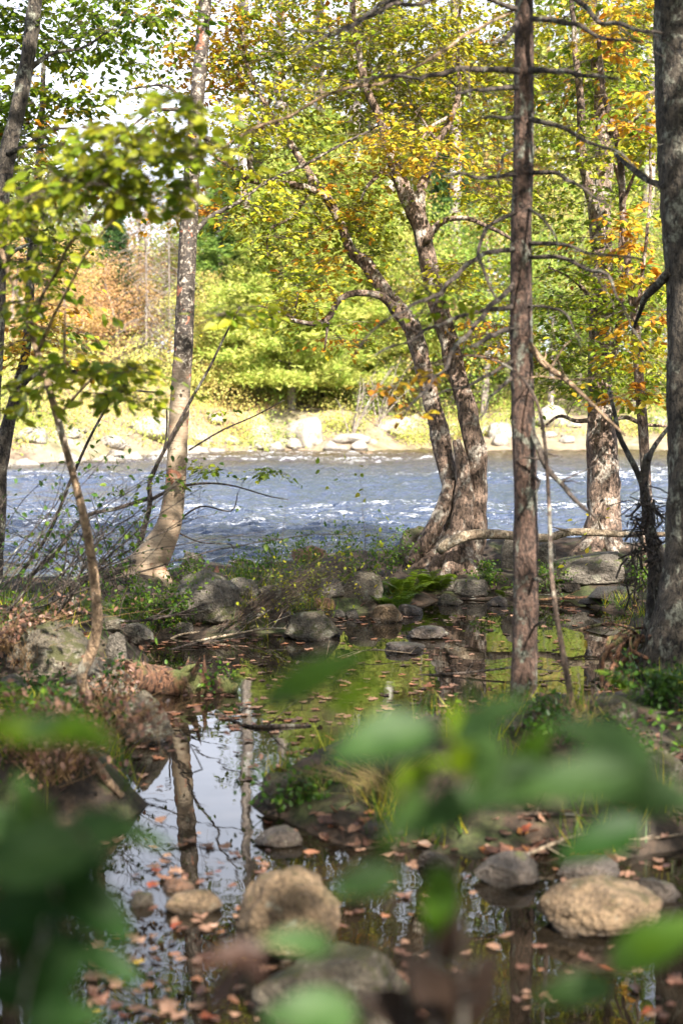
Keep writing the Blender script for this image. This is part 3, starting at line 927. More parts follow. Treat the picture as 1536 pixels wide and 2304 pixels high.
T2L = [([(890, 696, 22), (855, 668, 17), (815, 662, 15), (778, 668, 14), (755, 688, 14), (740, 714, 14), (712, 728, 13), (665, 722, 10), (620, 716, 8), (585, 712, 4)], Y2, 11.8),
       ([(958, 545, 18), (980, 512, 16), (1010, 494, 13), (1050, 493, 11), (1090, 506, 10), (1125, 518, 9), (1160, 540, 6)], Y2, 11.8),
       ([(944, 500, 26), (948, 440, 24), (963, 390, 20), (985, 320, 16), (1010, 265, 13), (1028, 200, 11), (1030, 100, 8), (1040, -40, 5)], 12.2, 12.6),
       ([(738, 448, 16), (700, 425, 15), (640, 412, 14), (590, 408, 13), (555, 402, 13), (520, 372, 11), (485, 350, 8), (450, 292, 5)], 12.4, 12.0),
       ([(572, 405, 14), (560, 360, 13), (570, 300, 10), (590, 250, 7), (640, 170, 4)], 12.2, 12.5),
       ([(885, 400, 13), (862, 390, 11), (830, 410, 8), (810, 450, 4)], 12.2, 11.9),
       ([(700, 400, 11), (690, 440, 9), (650, 490, 7), (610, 520, 5), (600, 580, 3)], 12.4, 12.2),
       ([(738, 725, 7), (735, 760, 5), (730, 790, 3)], 11.9, 11.8),
       ([(665, 720, 6), (665, 690, 5), (670, 660, 3)], 11.9, 11.8),
       ([(660, 715, 6), (600, 690, 4), (560, 690, 3)], 11.8, 11.8),
       ([(985, 320, 8), (960, 290, 6), (930, 250, 4)], 12.3, 12.4),
       ([(1005, 265, 9), (970, 290, 7), (940, 330, 6)], 12.4, 12.2)]
bl = blobs([(800, 190, 13.0, 300, 220, .9, 240), (1010, 150, 13.0, 190, 220, .8, 120), (830, 150, 11.9, 260, 130, .3, 24), (640, 480, 12.3, 160, 100, .7, 60), (800, 500, 12.6, 130, 100, .7, 46), (700, 620, 12.2, 120, 70, .5, 24),
            (900, 340, 11.9, 130, 60, .5, 34), (560, 290, 12.2, 120, 120, .8, 50), (780, -200, 12.5, 520, 240, 1.8, 190), (820, 60, 12.8, 360, 110, .9, 110), (760, 745, 12, 90, 50, .4, 10),
            (1080, 420, 12.4, 90, 110, .7, 40), (1040, 620, 12, 80, 60, .5, 22), (1090, 760, 12, 70, 90, .5, 26), (640, 700, 11.9, 70, 40, .3, 12)])
def h2(C):
    h = huemix(.5, .05, .07, 9)(C)
    a = at(910, 345, 11.9)
    d = np.hypot(C[:, 0] - a[0], C[:, 2] - a[2]) < .42
    return np.where(d & (RNG.uniform(size=len(C)) < .6), RNG.uniform(.62, .76, len(C)), h)
rt = roots_at(1030, 1245, 12.0, [(3.3, 1.2), (3.75, 1.0), (4.2, .8), (4.5, .55), (4.9, .5), (5.2, .7), (5.6, .5), (6.1, .6)], .085, .42)
make_tree('maple_tree', 'twin trunk tree on the river edge with crooked mossy limbs and yellow green leaves', 'tree', at(1030, 1262, Y2), [([(a_, b_, w_ * .87) for a_, b_, w_ in p_], y0_, y1_) for p_, y0_, y1_ in T2], T2L, bl, M_BARK, M_TWIG,
          nper=22, spread=.22, size=.054, hue=h2, roots=rt, rough=.26, sides=30)

# ---- thick right river tree
Y3 = 12.6
T3 = [([(1350, 1262, 122), (1352, 1215, 100), (1358, 1150, 84), (1357, 1060, 74), (1352, 960, 70), (1350, 900, 64), (1348, 820, 60), (1352, 700, 56), (1355, 600, 52), (1352, 480, 46),
        (1358, 360, 42), (1352, 240, 36), (1340, 120, 28), (1335, 0, 22), (1330, -200, 14)], Y3, 12.9)]
T3L = [([(1345, 560, 30), (1335, 470, 28), (1322, 400, 26), (1308, 330, 22), (1305, 240, 18), (1290, 120, 14), (1280, -40, 9)], 12.6, 12.3),
       ([(1365, 820, 22), (1385, 770, 20), (1398, 700, 16), (1392, 600, 12), (1400, 480, 10), (1380, 360, 8)], 12.6, 12.2),
       ([(1330, 945, 12), (1290, 950, 9), (1255, 940, 7), (1215, 965, 4)], 12.5, 12.2),
       ([(1375, 945, 12), (1410, 940, 10), (1450, 958, 9), (1500, 960, 6)], 12.5, 12.3),
       ([(1345, 700, 14), (1310, 650, 9), (1270, 620, 6), (1230, 600, 3)], 12.6, 12.1),
       ([(1360, 300, 13), (1400, 290, 10), (1440, 260, 7), (1480, 265, 4)], 12.8, 12.4)]
bl = blobs([(1330, 130, 13.2, 170, 200, .9, 130), (1330, 420, 12.6, 170, 160, .9, 64), (1310, 660, 12.4, 150, 150, .8, 74), (1280, 830, 12.2, 110, 80, .5, 40), (1440, 620, 12.5, 80, 160, .8, 50),
            (1350, -200, 12.9, 300, 240, 1.6, 90), (1400, 60, 12.9, 160, 100, .8, 40), (1440, 840, 12.3, 70, 60, .5, 18), (1180, 180, 12.9, 110, 160, .9, 50)])
rt = roots_at(1352, 1250, 12.5, [(3.4, .9), (4.2, .7), (5.2, .7), (0, .8)], .08, .36)
make_tree('river_tree', 'thick pinkish brown trunk on the river edge behind the broad boulder at right', 'tree', at(1350, 1262, Y3), [([(a_, b_, w_ * .9) for a_, b_, w_ in p_], y0_, y1_) for p_, y0_, y1_ in T3], T3L, bl, M_BARK, M_TWIG,
          nper=21, spread=.22, size=.055, hue=huemix(.42, .06, .07, 15), roots=rt, rough=.2, sides=28, seed=31)

# ---- thin spruce with dead branches, middle distance
Y4 = 6.6
b4 = gnd(1172, 1690)
Y4 = float(b4[1])
T4 = [([(1172, 1700, 74), (1176, 1600, 62), (1180, 1450, 58), (1182, 1300, 56), (1182, 1150, 54), (1178, 1000, 53), (1174, 850, 52), (1171, 700, 50), (1171, 550, 48), (1175, 400, 46),
        (1178, 250, 44), (1179, 100, 42), (1178, -50, 40), (1175, -350, 34), (1170, -700, 24)], Y4, Y4 + .15)]
L4 = [([(1165, 160, 15), (1100, 156, 13), (1040, 158, 12), (990, 168, 11), (930, 180, 9), (860, 175, 7), (770, 192, 4)], -.5),
      ([(1192, 158, 15), (1250, 162, 13), (1300, 176, 11), (1390, 180, 6)], -.4),
      ([(1160, 198, 12), (1100, 202, 10), (1030, 212, 6)], -.4),
      ([(1165, 265, 10), (1100, 272, 6)], -.3),
      ([(1196, 42, 14), (1240, 44, 12), (1300, 70, 10), (1370, 88, 8), (1440, 92, 4)], -.5),
      ([(1162, 50, 12), (1135, 88, 10), (1108, 96, 6)], -.3),
      ([(1195, -60, 14), (1290, -5, 13), (1350, 45, 11), (1420, 66, 9), (1500, 78, 6)], -.7),
      ([(1158, 392, 10), (1080, 388, 8), (1000, 402, 4)], -.4),
      ([(1192, 388, 12), (1270, 396, 9), (1315, 425, 7), (1370, 475, 4)], -.4),
      ([(1192, 268, 12), (1260, 285, 10), (1330, 322, 8), (1385, 348, 6), (1480, 420, 4)], -.5),
      ([(1154, 480, 11), (1110, 504, 9), (1088, 520, 9), (1080, 565, 8), (1098, 620, 7), (1130, 680, 5)], -.5),
      ([(1190, 548, 11), (1280, 550, 8), (1340, 575, 6), (1440, 582, 4)], -.3),
      ([(1190, 578, 12), (1260, 580, 10), (1315, 598, 9), (1362, 622, 7), (1395, 690, 5), (1440, 780, 3)], -.6),
      ([(1154, 690, 13), (1060, 706, 10), (985, 732, 8), (925, 762, 6), (850, 805, 3)], -.6),
      ([(1154, 738, 14), (1105, 755, 11), (1060, 768, 6)], -.7),
      ([(1154, 560, 12), (1075, 582, 11), (1000, 640, 10), (935, 680, 8), (880, 710, 5), (790, 800, 3)], -1.2),
      ([(1154, 640, 13), (1090, 720, 11), (1020, 800, 9), (960, 880, 7), (900, 940, 3)], -1.0),
      ([(1160, 810, 9), (1085, 850, 7), (1010, 878, 5), (940, 905, 3)], -.3),
      ([(1185, 770, 16), (1235, 828, 14), (1300, 890, 11), (1350, 925, 8), (1400, 980, 4)], -.3),
      ([(1188, 955, 17), (1230, 1050, 14), (1290, 1120, 11), (1340, 1165, 6)], -.4),
      ([(1190, 1070, 9), (1215, 1085, 8), (1205, 1130, 5)], -.2),
      ([(1190, 1302, 9), (1215, 1300, 7)], -.1),
      ([(1160, 20, 12), (1050, -15, 10), (900, 20, 9), (810, 50, 8), (720, 78, 6), (640, 82, 3)], -1.0),
      ([(1160, -60, 12), (960, -30, 9), (860, 15, 8), (770, 60, 6), (660, 120, 3)], -1.4),
      ([(1160, 20, 9), (1060, 75, 8), (920, 160, 7), (765, 212, 7), (650, 256, 6), (550, 300, 5), (480, 345, 3)], -.4),
      ([(1150, 850, 9), (1100, 900, 6), (1070, 950, 3)], -.5),
      ([(1185, 690, 8), (1250, 700, 6), (1320, 760, 3)], -.4),
      ([(1165, 330, 8), (1130, 360, 5), (1120, 430, 3)], -.4),
      ([(1190, 470, 8), (1240, 500, 5), (1260, 560, 3)], -.4),
      ([(1190, 1410, 7), (1230, 1400, 4)], -.2)]
spr = thing('spruce_tree', 'thin bare spruce trunk with dead horizontal branches, standing before the pool', 'spruce', [b4[0], b4[1], 0])
g = Geo(); P, r = wpath(*T4[0], .03); tube(g, P, r, 20, rough=.10, seed=71, cap=True, freq=14); g.build('trunk', M_SPRUCE, spr)
for k, (pts, dY) in enumerate(L4):
    P, r = wpath(pts, Y4 + .05, Y4 + dY, .04)
    P = P + np.column_stack([fbm(P * 5, 2, 5 + k), fbm(P * 5, 2, 16 + k), fbm(P * 5, 2, 27 + k)]) * .035 * np.clip(np.arange(len(P)) / 6, 0, 1)[:, None]
    g = Geo(); tube(g, P, r, 7, rough=.15, seed=k, cap=True)
    for q in range(int(len(P) / 2)):                      # side twigs
        i = random.randrange(len(P) // 4, len(P)); d = RNG.normal(size=3) * [1, 1, .8]; L = random.uniform(.05, .34)
        d = d / np.linalg.norm(d) * L
        tube(g, np.array([P[i], P[i] + d * .5 + RNG.normal(size=3) * .012, P[i] + d + [0, 0, -.02]]), [r[i] * .45, r[i] * .3, .0008], 3)
    g.build('branch', M_BARKD if k not in (18, 24) else M_TAN, spr)  # dark bark puts the shade on the dead branches into their colour

# ---- big trunk on the right frame edge
b5 = hit(1528, 1500)
Y5 = float(b5[1])
T5 = [([(1530, 1520, 200), (1528, 1450, 150), (1538, 1340, 116), (1548, 1220, 104), (1553, 1080, 100), (1553, 900, 104), (1551, 700, 108), (1549, 550, 110), (1542, 400, 116), (1536, 250, 118),
        (1530, 120, 116), (1528, 0, 116), (1524, -200, 108), (1530, -800, 70)], Y5, Y5 + .1)]
T5L = [([(1505, 610, 22), (1470, 655, 18), (1440, 690, 12), (1420, 740, 8)], Y5, Y5 + .6),
       ([(1500, 420, 16), (1440, 400, 12), (1380, 350, 8)], Y5, Y5 + .5)]
bl = blobs([(1600, -900, Y5, 700, 350, 1.5, 120)])
make_tree('shade_tree', 'wide mottled dark trunk at the right frame edge rising out of the picture', 'tree', [b5[0], b5[1], b5[2]], T5, T5L, bl, M_BARKG, M_TWIG,
          nper=26, spread=.2, size=.08, hue=huemix(.3, .05, .15, 22), rough=.12, sides=24, seed=41)

# ---- crooked dead snag beside it
b6 = hit(1468, 1450)
Y6 = float(b6[1]) + .2
T6 = [([(1462, 1470, 60), (1470, 1400, 48), (1478, 1320, 44), (1476, 1250, 38), (1462, 1200, 26), (1452, 1130, 22), (1448, 1080, 20), (1456, 1030, 20), (1462, 1022, 16)], Y6, Y6 + .1)]
T6L = [([(1476, 1260, 20), (1462, 1180, 16), (1452, 1110, 14), (1435, 1060, 14), (1415, 1020, 13), (1395, 975, 12), (1385, 930, 10), (1370, 870, 7)], Y6, Y6 + .2),
       ([(1455, 1035, 13), (1475, 1000, 11), (1500, 970, 8), (1530, 940, 6)], Y6, Y6 + .2),
       ([(1488, 1380, 26), (1476, 1300, 20), (1464, 1250, 12)], Y6 - .1, Y6 - .05)]
make_tree('dead_snag', 'crooked broken grey snag left of the wide right trunk', 'dead tree', [b6[0], b6[1], b6[2]], T6, T6L, None, M_BARKG, M_TWIG, sides=14, seed=55)

# ---- slim pole stem behind the snag
T6b = [([(1450, 1290, 26), (1455, 1150, 24), (1448, 1000, 22), (1440, 900, 22), (1432, 780, 20), (1425, 700, 18), (1412, 600, 17), (1400, 480, 16), (1395, 360, 15), (1375, 270, 14), (1355, 200, 12), (1345, 60, 9), (1340, -100, 5)], 11.3, 11.5)]
T6bL = [([(1428, 700, 10), (1455, 560, 8), (1460, 420, 7), (1465, 300, 5), (1475, 150, 3)], 11.3, 11.2),
        ([(1425, 690, 14), (1455, 655, 12), (1490, 620, 10), (1520, 590, 6)], 11.3, 11.0),
        ([(1398, 470, 10), (1420, 400, 7), (1440, 360, 4)], 11.4, 11.2)]
bl = blobs([(1430, 280, 11.2, 90, 120, .5, 30), (1400, 550, 11.3, 80, 100, .5, 22), (1430, 760, 11.2, 90, 90, .5, 24), (1370, 60, 11.4, 120, 120, .6, 34), (1440, 890, 11.1, 70, 30, .3, 10)])
make_tree('slim_tree', 'slim pale stem between the thick right river tree and wide edge trunk, with orange leaves', 'tree', at(1450, 1290, 11.3), T6b, T6bL, bl, M_BARK, M_TWIG,
          nper=18, spread=.15, size=.065, hue=huemix(.5, .08, .35, 33), sides=12, seed=61)

# ---- dark leaning trunk upper left
T7 = [([(-60, 1480, 60), (-40, 1200, 52), (-20, 900, 46), (-8, 700, 42), (-5, 560, 40), (4, 440, 38), (18, 345, 38), (42, 240, 36), (58, 160, 34), (70, 80, 32), (82, -20, 30), (100, -200, 24), (120, -600, 14)], 9.6, 9.9)]
T7L = [([(18, 345, 14), (60, 330, 10), (110, 300, 7), (170, 290, 4)], 9.7, 9.6), ([(60, 160, 13), (120, 120, 9), (190, 110, 6), (260, 60, 3)], 9.8, 9.9),
       ([(0, 600, 12), (40, 560, 8), (90, 540, 5)], 9.6, 9.5)]
bl = blobs([(90, 60, 10.7, 160, 130, .6, 70), (60, 250, 10.5, 170, 90, .5, 56), (60, 420, 10.4, 130, 90, .4, 30), (100, -250, 10, 350, 200, 1.3, 100), (330, 20, 10, 110, 60, .8, 18), (230, 120, 10.6, 110, 90, .5, 16), (40, 330, 10.6, 120, 90, .4, 22)])
make_tree('leaning_tree', 'dark trunk leaning across the upper left corner', 'tree', [*at(-60, 1480, 9.6)[:2], .1], T7, T7L, bl, M_BARKG, M_TWIG,
          nper=22, spread=.17, size=.06, hue=huemix(.35, .06, .03, 44), sides=16, seed=73)

# ---- pale curved tree far left
T8 = [([(-12, 1330, 36), (-2, 1150, 32), (4, 1050, 30), (18, 960, 30), (36, 890, 26), (58, 800, 22), (66, 700, 20), (70, 590, 20), (80, 480, 19), (88, 380, 18), (95, 250, 14), (100, 100, 9)], 11.6, 11.9)]
T8L = [([(36, 885, 22), (62, 852, 17), (100, 842, 13), (160, 838, 11), (215, 842, 10), (245, 866, 8), (290, 880, 5), (370, 885, 3)], 11.6, 11.4),
       ([(80, 570, 12), (40, 500, 8), (10, 450, 5)], 11.8, 11.8)]
bl = blobs([(110, 560, 11.8, 120, 90, .7, 30), (120, 400, 11.8, 120, 80, .7, 32), (70, 740, 11.6, 100, 80, .5, 26), (150, 820, 11.5, 90, 40, .4, 10)])
make_tree('bent_tree', 'pale grey bent trunk at the left frame edge with an arched side limb', 'tree', [*at(-12, 1330, 11.6)[:2], .15], T8, T8L, bl, M_BARKG, M_TWIG,
          nper=18, spread=.16, size=.06, hue=huemix(.38, .06, .2, 51), sides=14, seed=77)

# ---- leaning tan sapling, nearer, with the big soft leaf sprays
b9 = hit(206, 1640)
Y9 = float(b9[1])
T9 = [([(208, 1650, 26), (196, 1580, 24), (184, 1518, 24), (206, 1468, 26), (219, 1400, 24), (214, 1320, 22), (204, 1240, 21), (186, 1150, 19), (160, 1050, 17), (132, 950, 16), (110, 870, 16),
        (84, 790, 14), (58, 700, 13), (30, 635, 12), (8, 580, 11), (-8, 500, 9)], Y9, Y9 - .7)]
T9L = [([(70, 735, 9), (105, 650, 8), (150, 560, 7), (200, 490, 6), (270, 400, 5), (340, 330, 4), (440, 280, 2)], Y9 - .6, Y9 - 1.9),
       ([(88, 790, 8), (150, 640, 6), (230, 520, 5), (330, 450, 4), (470, 440, 2)], Y9 - .6, Y9 - 1.6),
       ([(15, 600, 7), (40, 500, 6), (90, 430, 4), (180, 330, 2)], Y9 - .7, Y9 - 1.7),
       ([(130, 940, 8), (200, 850, 6), (270, 800, 4), (370, 770, 2)], Y9 - .4, Y9 - 1.0),
       ([(145, 830, 6), (150, 760, 5), (160, 690, 3)], Y9 - .6, Y9 - .8)]
bl = blobs([(330, 300, Y9 - 1.8, 130, 50, .25, 16), (200, 340, Y9 - 1.7, 120, 60, .25, 16), (300, 420, Y9 - 1.6, 200, 45, .3, 26), (120, 430, Y9 - 1.4, 130, 50, .3, 16), (420, 255, Y9 - 1.9, 80, 30, .2, 9),
            (60, 500, Y9 - 1, 100, 50, .3, 10), (430, 350, Y9 - 1.7, 90, 40, .2, 9),
            (230, 840, Y9 - .9, 150, 40, .3, 16), (90, 640, Y9 - .8, 110, 100, .3, 14), (60, 900, Y9 - .7, 90, 50, .3, 9), (280, 890, Y9 - .9, 90, 30, .2, 9), (110, 780, Y9 - .6, 100, 70, .3, 9),
            (520, 715, Y9 - .9, 70, 22, .15, 5)])
make_tree('leaning_sapling', 'thin tan sapling leaning left from the left bank with broad green leaf sprays', 'sapling', b9, T9, T9L, bl, M_TAN, M_TWIG,
          nper=9, spread=.12, size=.056, hue=huemix(.42, .05, .0, 61), sides=12, rough=.08, seed=81, sub=2, ntilt=.7)

# orange leafed sapling branch reaching in front of twin trunks
b10 = hit(1290, 1600)
T10 = [([(1290, 1605, 16), (1262, 1450, 12), (1240, 1300, 10), (1235, 1150, 9), (1225, 1000, 8), (1205, 900, 7), (1150, 830, 6), (1060, 800, 5), (960, 820, 3)], float(b10[1]), 6.4)]
bl = blobs([(870, 860, 6.3, 60, 22, .15, 4), (960, 830, 6.3, 60, 20, .15, 3), (930, 920, 6.3, 40, 20, .15, 3), (990, 690, 6.3, 80, 40, .2, 5), (930, 640, 6.2, 50, 30, .1, 3)])
make_tree('orange_sapling', 'thin sapling with orange leaves reaching in front of the twin trunks', 'sapling', b10, T10, [], bl, M_TWIG, M_TWIG, nper=6, spread=.08, size=.045,
          hue=lambda C: np.where(C[:, 2] < at(0, 760, 6.3)[2], RNG.uniform(.68, .8, len(C)), .42), sides=8, seed=83, sub=2)

# trees behind the viewer: they shade the foreground
for k, (x, y, cx, cy, lab) in enumerate([
        (-2.6, -1.8, -2.4, .2, 'broad leafed shade tree behind the viewer on the left'), (1.2, -3.6, .9, -1.6, 'tall shade tree directly behind the viewer'),
        (4.2, -1.2, 3.6, -.2, 'shade tree behind the viewer on the right'), (-5.2, 3.6, -3.6, 4.2, 'shade tree beyond the left frame edge'),
        (5.6, 4.2, 4.4, 4.4, 'shade tree beyond the right frame edge'), (-4.2, 6.4, -1.6, 5.2, 'far spreading shade tree beyond the left frame edge'),
        (4.0, 2.0, 1.6, 4.6, 'shade tree leaning over the pool from the right'), (-3.2, 1.4, -.6, 2.6, 'shade tree leaning over the pool from the left'),
        (7.5, .5, 6.6, 1.5, 'thick shade tree well right of the viewer'), (-7.5, -.5, -6.0, 1.5, 'thick shade tree well left of the viewer'),
        (3.4, -5.6, 3.4, -4.4, 'shade tree deep in the forest behind the viewer'), (-1.6, -6.4, -1.6, -5.2, 'another shade tree deep in the forest behind the viewer')]):
    root = thing('shade_tree', lab, 'tree', (x, y, .1))
    P = catmull(np.array([[x, y, 0, .14], [x + .1, y + .1, 2.5, .11], [x + (cx - x) * .25, y + (cy - y) * .2, 4.6, .08], [cx, cy, 7.6, .03]]), .1)
    g = Geo(); tube(g, P[:, :3], P[:, 3], 14, rough=.1, cap=True); g.build('trunk', M_BARKG, root)
    sk = Skel(); sk.add(P[:, :3], P[:, 3])
    n = 130
    u = rnd(n); u /= np.linalg.norm(u, axis=1)[:, None]; u *= RNG.uniform(0, 1, n)[:, None] ** (1 / 2.4)
    C = np.array([cx, cy, 6.9]) + u * [2.6, 2.3, 1.3]
    el = (C[:, 2] - 1.6) / np.maximum(C[:, 1], .3)
    C = C[(C[:, 1] < 1) | (el > .37)]
    sv = np.array(sdir[:])
    for tgt, tr in [(at(715, 1520, 1.2), .22), (gnd(640, 2080) + [0, 0, .25], .42), (gnd(1400, 2060) + [0, 0, .2], .36), (gnd(770, 2250), .2), (at(230, 370, 5.1), .75), (at(200, 860, 6), .45),
                    (at(1030, 1010, 12), .5), (at(1360, 1020, 12.5), .4), (at(900, 1520, 8.0), .3), (at(450, 1330, 11), .3), (at(1340, 1270, 11.5), .35), (at(190, 1450, 7.5), .3), (at(1180, 1500, 6.6), .22), (at(1530, 900, 8.3), .25)]:          # gaps in the roof that let the sun through
        q_ = C - tgt; q_ = q_ - (q_ @ sv)[:, None] * sv
        C = C[(q_ ** 2).sum(1) > tr * tr]
    g = Geo(); grow(g, sk, C, seg=.4); g.build('branches', M_TWIG, root)
    g = Geo(); foliage(g, C, 30, .28, .12, huemix(.30, .06, .1, k)); g.build('crown', M_LEAF, root)

g = Geo()
n = 1300
X = RNG.uniform(-16, 16, n); Yw = RNG.uniform(-13, 11, n)
kp = (Yw < -5) | (np.abs(X) > 8.5)
X, Yw = X[kp], Yw[kp]
C = np.column_stack([X, Yw, RNG.uniform(.2, 9, len(X))])
foliage(g, C, 45, .55, .26, huemix(.25, .08, .1, 6, .3), tpl=LEAF4, ntilt=.9, flat=.8)
tag(g.build('forest', M_LEAF, smooth=False), 'dense dark forest foliage closing in around the viewer on the land side', 'wood', kind='stuff')

# ------------------------------------------------------------------ fallen wood
def log(name, label, cat, pts, Y0, Y1, mat, sides=12, rough=.15, twigs=0, seed=0, group=None):
    if Y0 is None:
        H_ = [hit(x, y) for x, y, w_ in pts]
        C_ = catmull(np.array([[*(h_ + [0, 0, w_ / FPX * h_[1] * .35]), w_ / FPX * h_[1] / 2] for h_, (x, y, w_) in zip(H_, pts)]), .04)
        P, r = C_[:, :3], C_[:, 3]
    else:
        P, r = wpath(pts, Y0, Y1, .04)
    g = Geo(); tube(g, P, r, sides, rough=rough, seed=seed, cap=True)
    for q in range(twigs):
        i = random.randrange(2, len(P) - 1); d = RNG.normal(size=3); d[2] = abs(d[2]); d = d / np.linalg.norm(d) * random.uniform(.08, .3)
        tube(g, np.array([P[i], P[i] + d * .5 + RNG.normal(size=3) * .02, P[i] + d]), [r[i] * .4, r[i] * .25, .001], 4)
    o = g.build(name, mat, loc=P[0])
    return tag(o, label, cat, group)

log('fallen_pole', 'pale barked fallen pole lying level from the twin trunk base to the right', 'log',
    [(985, 1240, 22), (1010, 1222, 24), (1050, 1206, 25), (1110, 1202, 22), (1170, 1207, 20), (1230, 1210, 19), (1275, 1198, 19), (1340, 1198, 17), (1400, 1202, 15), (1460, 1203, 12), (1560, 1200, 8)], 11.7, 11.4, M_PALEWOOD, twigs=5)
log('fallen_log', 'dark fallen log sloping up from the left frame edge to the birch base', 'log', [(-30, 1362, 34), (60, 1352, 32), (160, 1322, 28), (240, 1290, 24), (320, 1262, 20), (370, 1245, 10)], 10.0, 11.5, M_BARKD, twigs=8)
log('sunken_log', 'rotten leaf-strewn log lying in water right of the left bank rocks', 'log', [(260, 1548, 78), (340, 1558, 74), (420, 1562, 62), (490, 1558, 46), (532, 1560, 26)], None, 8.05, M_ROT, twigs=6)
log('stick', 'straight reddish stick lying across the left bank rocks', 'stick', [(-30, 1522, 12), (60, 1540, 12), (180, 1556, 13), (300, 1570, 12)], None, 7.7, M_TAN, 8)
log('stick', 'pale broken stick slanting down the left bank to the water', 'stick', [(195, 1690, 16), (220, 1740, 22), (250, 1780, 20), (276, 1812, 16)], None, 5.9, M_TAN, 8)
log('branch_in_water', 'black forked branch floating in the bright reflection', 'branch', [(490, 1605, 5), (540, 1630, 6), (580, 1638, 9), (640, 1636, 9), (700, 1634, 5)], None, 6.95, M_BARKD, 6, twigs=3)
log('branch_in_water', 'thin crooked twig standing in water left of the mossy block', 'branch', [(575, 1762, 8), (540, 1760, 6), (500, 1742, 5), (485, 1758, 4), (460, 1765, 2)], 6.0, 6.05, M_BARKD, 6)
log('stick', 'thin dark stick poking from the bright pool near the yellow leaves', 'stick', [(500, 1812, 3), (470, 1770, 3), (455, 1730, 3), (430, 1680, 3), (405, 1640, 2)], 5.75, 6.4, M_BARKD, 5)
log('stump', 'splintered reddish stump on the left bank by the sapling', 'stump', [(248, 1500, 40), (250, 1450, 32), (254, 1415, 20), (258, 1385, 4)], 8.6, 8.6, M_ROT, 12, .3)
log('stick', 'bleached bent stick lying before the leaning boulder', 'stick', [(330, 1480, 4), (400, 1430, 5), (480, 1420, 5), (560, 1400, 4), (610, 1370, 3)], 9.4, 9.8, M_PALEWOOD, 6)

for k, (px, py, L, a, rad, mt, lab) in enumerate([
    (560, 1440, .9, .25, .010, M_PALEWOOD, 'bleached thin stick lying at pool edge under the dry stems'), (640, 1380, .7, -.3, .012, M_BARKD, 'dark stick lying on the bank behind the sloping rock'),
    (1010, 1352, .8, .1, .011, M_TWIG, 'brown stick along the pool edge below the ferns'), (1130, 1345, .9, -.15, .014, M_BARKD, 'dark fallen branch left of the spruce trunk at pool edge'),
    (1330, 1345, 1.1, .05, .013, M_ROT, 'rotten branch at pool edge under the broad boulder'), (200, 1400, 1.2, .35, .016, M_BARKD, 'dark fallen branch among rocks under the birch'),
    (110, 1410, .9, .6, .010, M_TWIG, 'brown stick leaning on the low mossy stone'), (780, 1480, .8, .1, .008, M_PALEWOOD, 'pale thin stick floating mid pool'),
    (1080, 1520, .9, -.1, .010, M_BARKD, 'dark stick half sunk in the pool left of the spruce'), (960, 1500, .7, .3, .007, M_TWIG, 'short brown twig half sunk mid pool'),
    (1290, 1640, 1.0, .4, .012, M_BARKD, 'dark stick on the right bank behind the soft leaves'), (1180, 1850, .8, -.3, .009, M_TWIG, 'brown stick amid leaf litter on the right bank'),
    (1330, 1920, .8, .5, .008, M_PALEWOOD, 'pale stick slanting over the dark rocks at lower right'), (1400, 1420, .7, -.2, .012, M_ROT, 'rotten branch in water before the crooked snag'),
    (460, 1450, .8, .9, .008, M_BARKD, 'dark twig angled over the water by the leaning boulder')]):
    b = hit(px, py); d = np.array([math.cos(a), math.sin(a) * .7, .06]) * L
    P = catmull(np.array([b - d * .5 + [0, 0, .01], b - d * .1 + RNG.normal(size=3) * .03 + [0, 0, .03], b + d * .2 + RNG.normal(size=3) * .03 + [0, 0, .03], b + d * .5]), .04)
    g = Geo(); tube(g, P, np.linspace(rad, rad * .35, len(P)), 8, rough=.15, seed=k, cap=True)
    for q in range(7):
        i = random.randrange(len(P) // 4, len(P)); e = RNG.normal(size=3) * [.1, .08, .07] + d * .12 + [0, 0, .03]
        tube(g, np.array([P[i], P[i] + e * .5 + RNG.normal(size=3) * .01, P[i] + e]), [rad * .4, rad * .25, .001], 4)
    tag(g.build('stick', mt, loc=b), lab, 'stick')

# root and driftwood heap, lower right
c = hit(1440, 1540)
g = Geo()
for q in range(70):
    a = random.uniform(-.5, .9); L = random.uniform(.25, .8)
    p = c + np.array([random.uniform(-.08, .5), random.uniform(-.1, .5), random.uniform(.0, .3)])
    d = np.array([math.cos(a) * L, random.uniform(-.2, .2), -math.sin(a) * L * .4])
    m_ = p + d / 2 + RNG.normal(size=3) * .05
    rr = random.uniform(.002, .013)
    tube(g, catmull(np.array([p, m_, p + d]), .06), rr, 6, rough=.2, seed=q)
for q in range(14):
    p = c + np.array([random.uniform(-.12, .05), random.uniform(-.1, .2), .26])
    tube(g, catmull(np.array([p, p + RNG.normal(size=3) * .07 + [-.05, 0, -.12], p + RNG.normal(size=3) * .1 + [-.1, -.05, -.3]]), .04), random.uniform(.006, .018), 7, rough=.25, seed=q)
tag(g.build('driftwood_heap', M_ROT, loc=c), 'tangled heap of roots and driftwood under the wide right trunk', 'driftwood')
# debris tangle hung on the snag
g = Geo()
c = at(1452, 1195, Y6 - .05)
for q in range(150):
    u = RNG.normal(size=3) * [.045, .05, .13]
    u[0] *= 1.0 - .8 * np.clip(u[2] / .3, -.4, .8)
    p = c + u
    d = RNG.normal(size=3) * [.07, .05, .06] + [0, 0, -.05]
    tube(g, np.array([p, p + d * .5 + RNG.normal(size=3) * .02, p + d]), random.uniform(.0015, .007), 4)
for q in range(8):
    p = c + RNG.normal(size=3) * [.05, .05, .05] + [-.02, 0, -.1]
    tube(g, np.array([p, p + [random.uniform(-.04, .02), 0, -.25], p + [random.uniform(-.06, .02), 0, random.uniform(-.35, -.6)]]), [.003, .002, .001], 4)
tag(g.build('debris_tangle', M_BARKD, loc=c), 'dark flood debris tangle of twigs hanging on the crooked snag', 'debris')

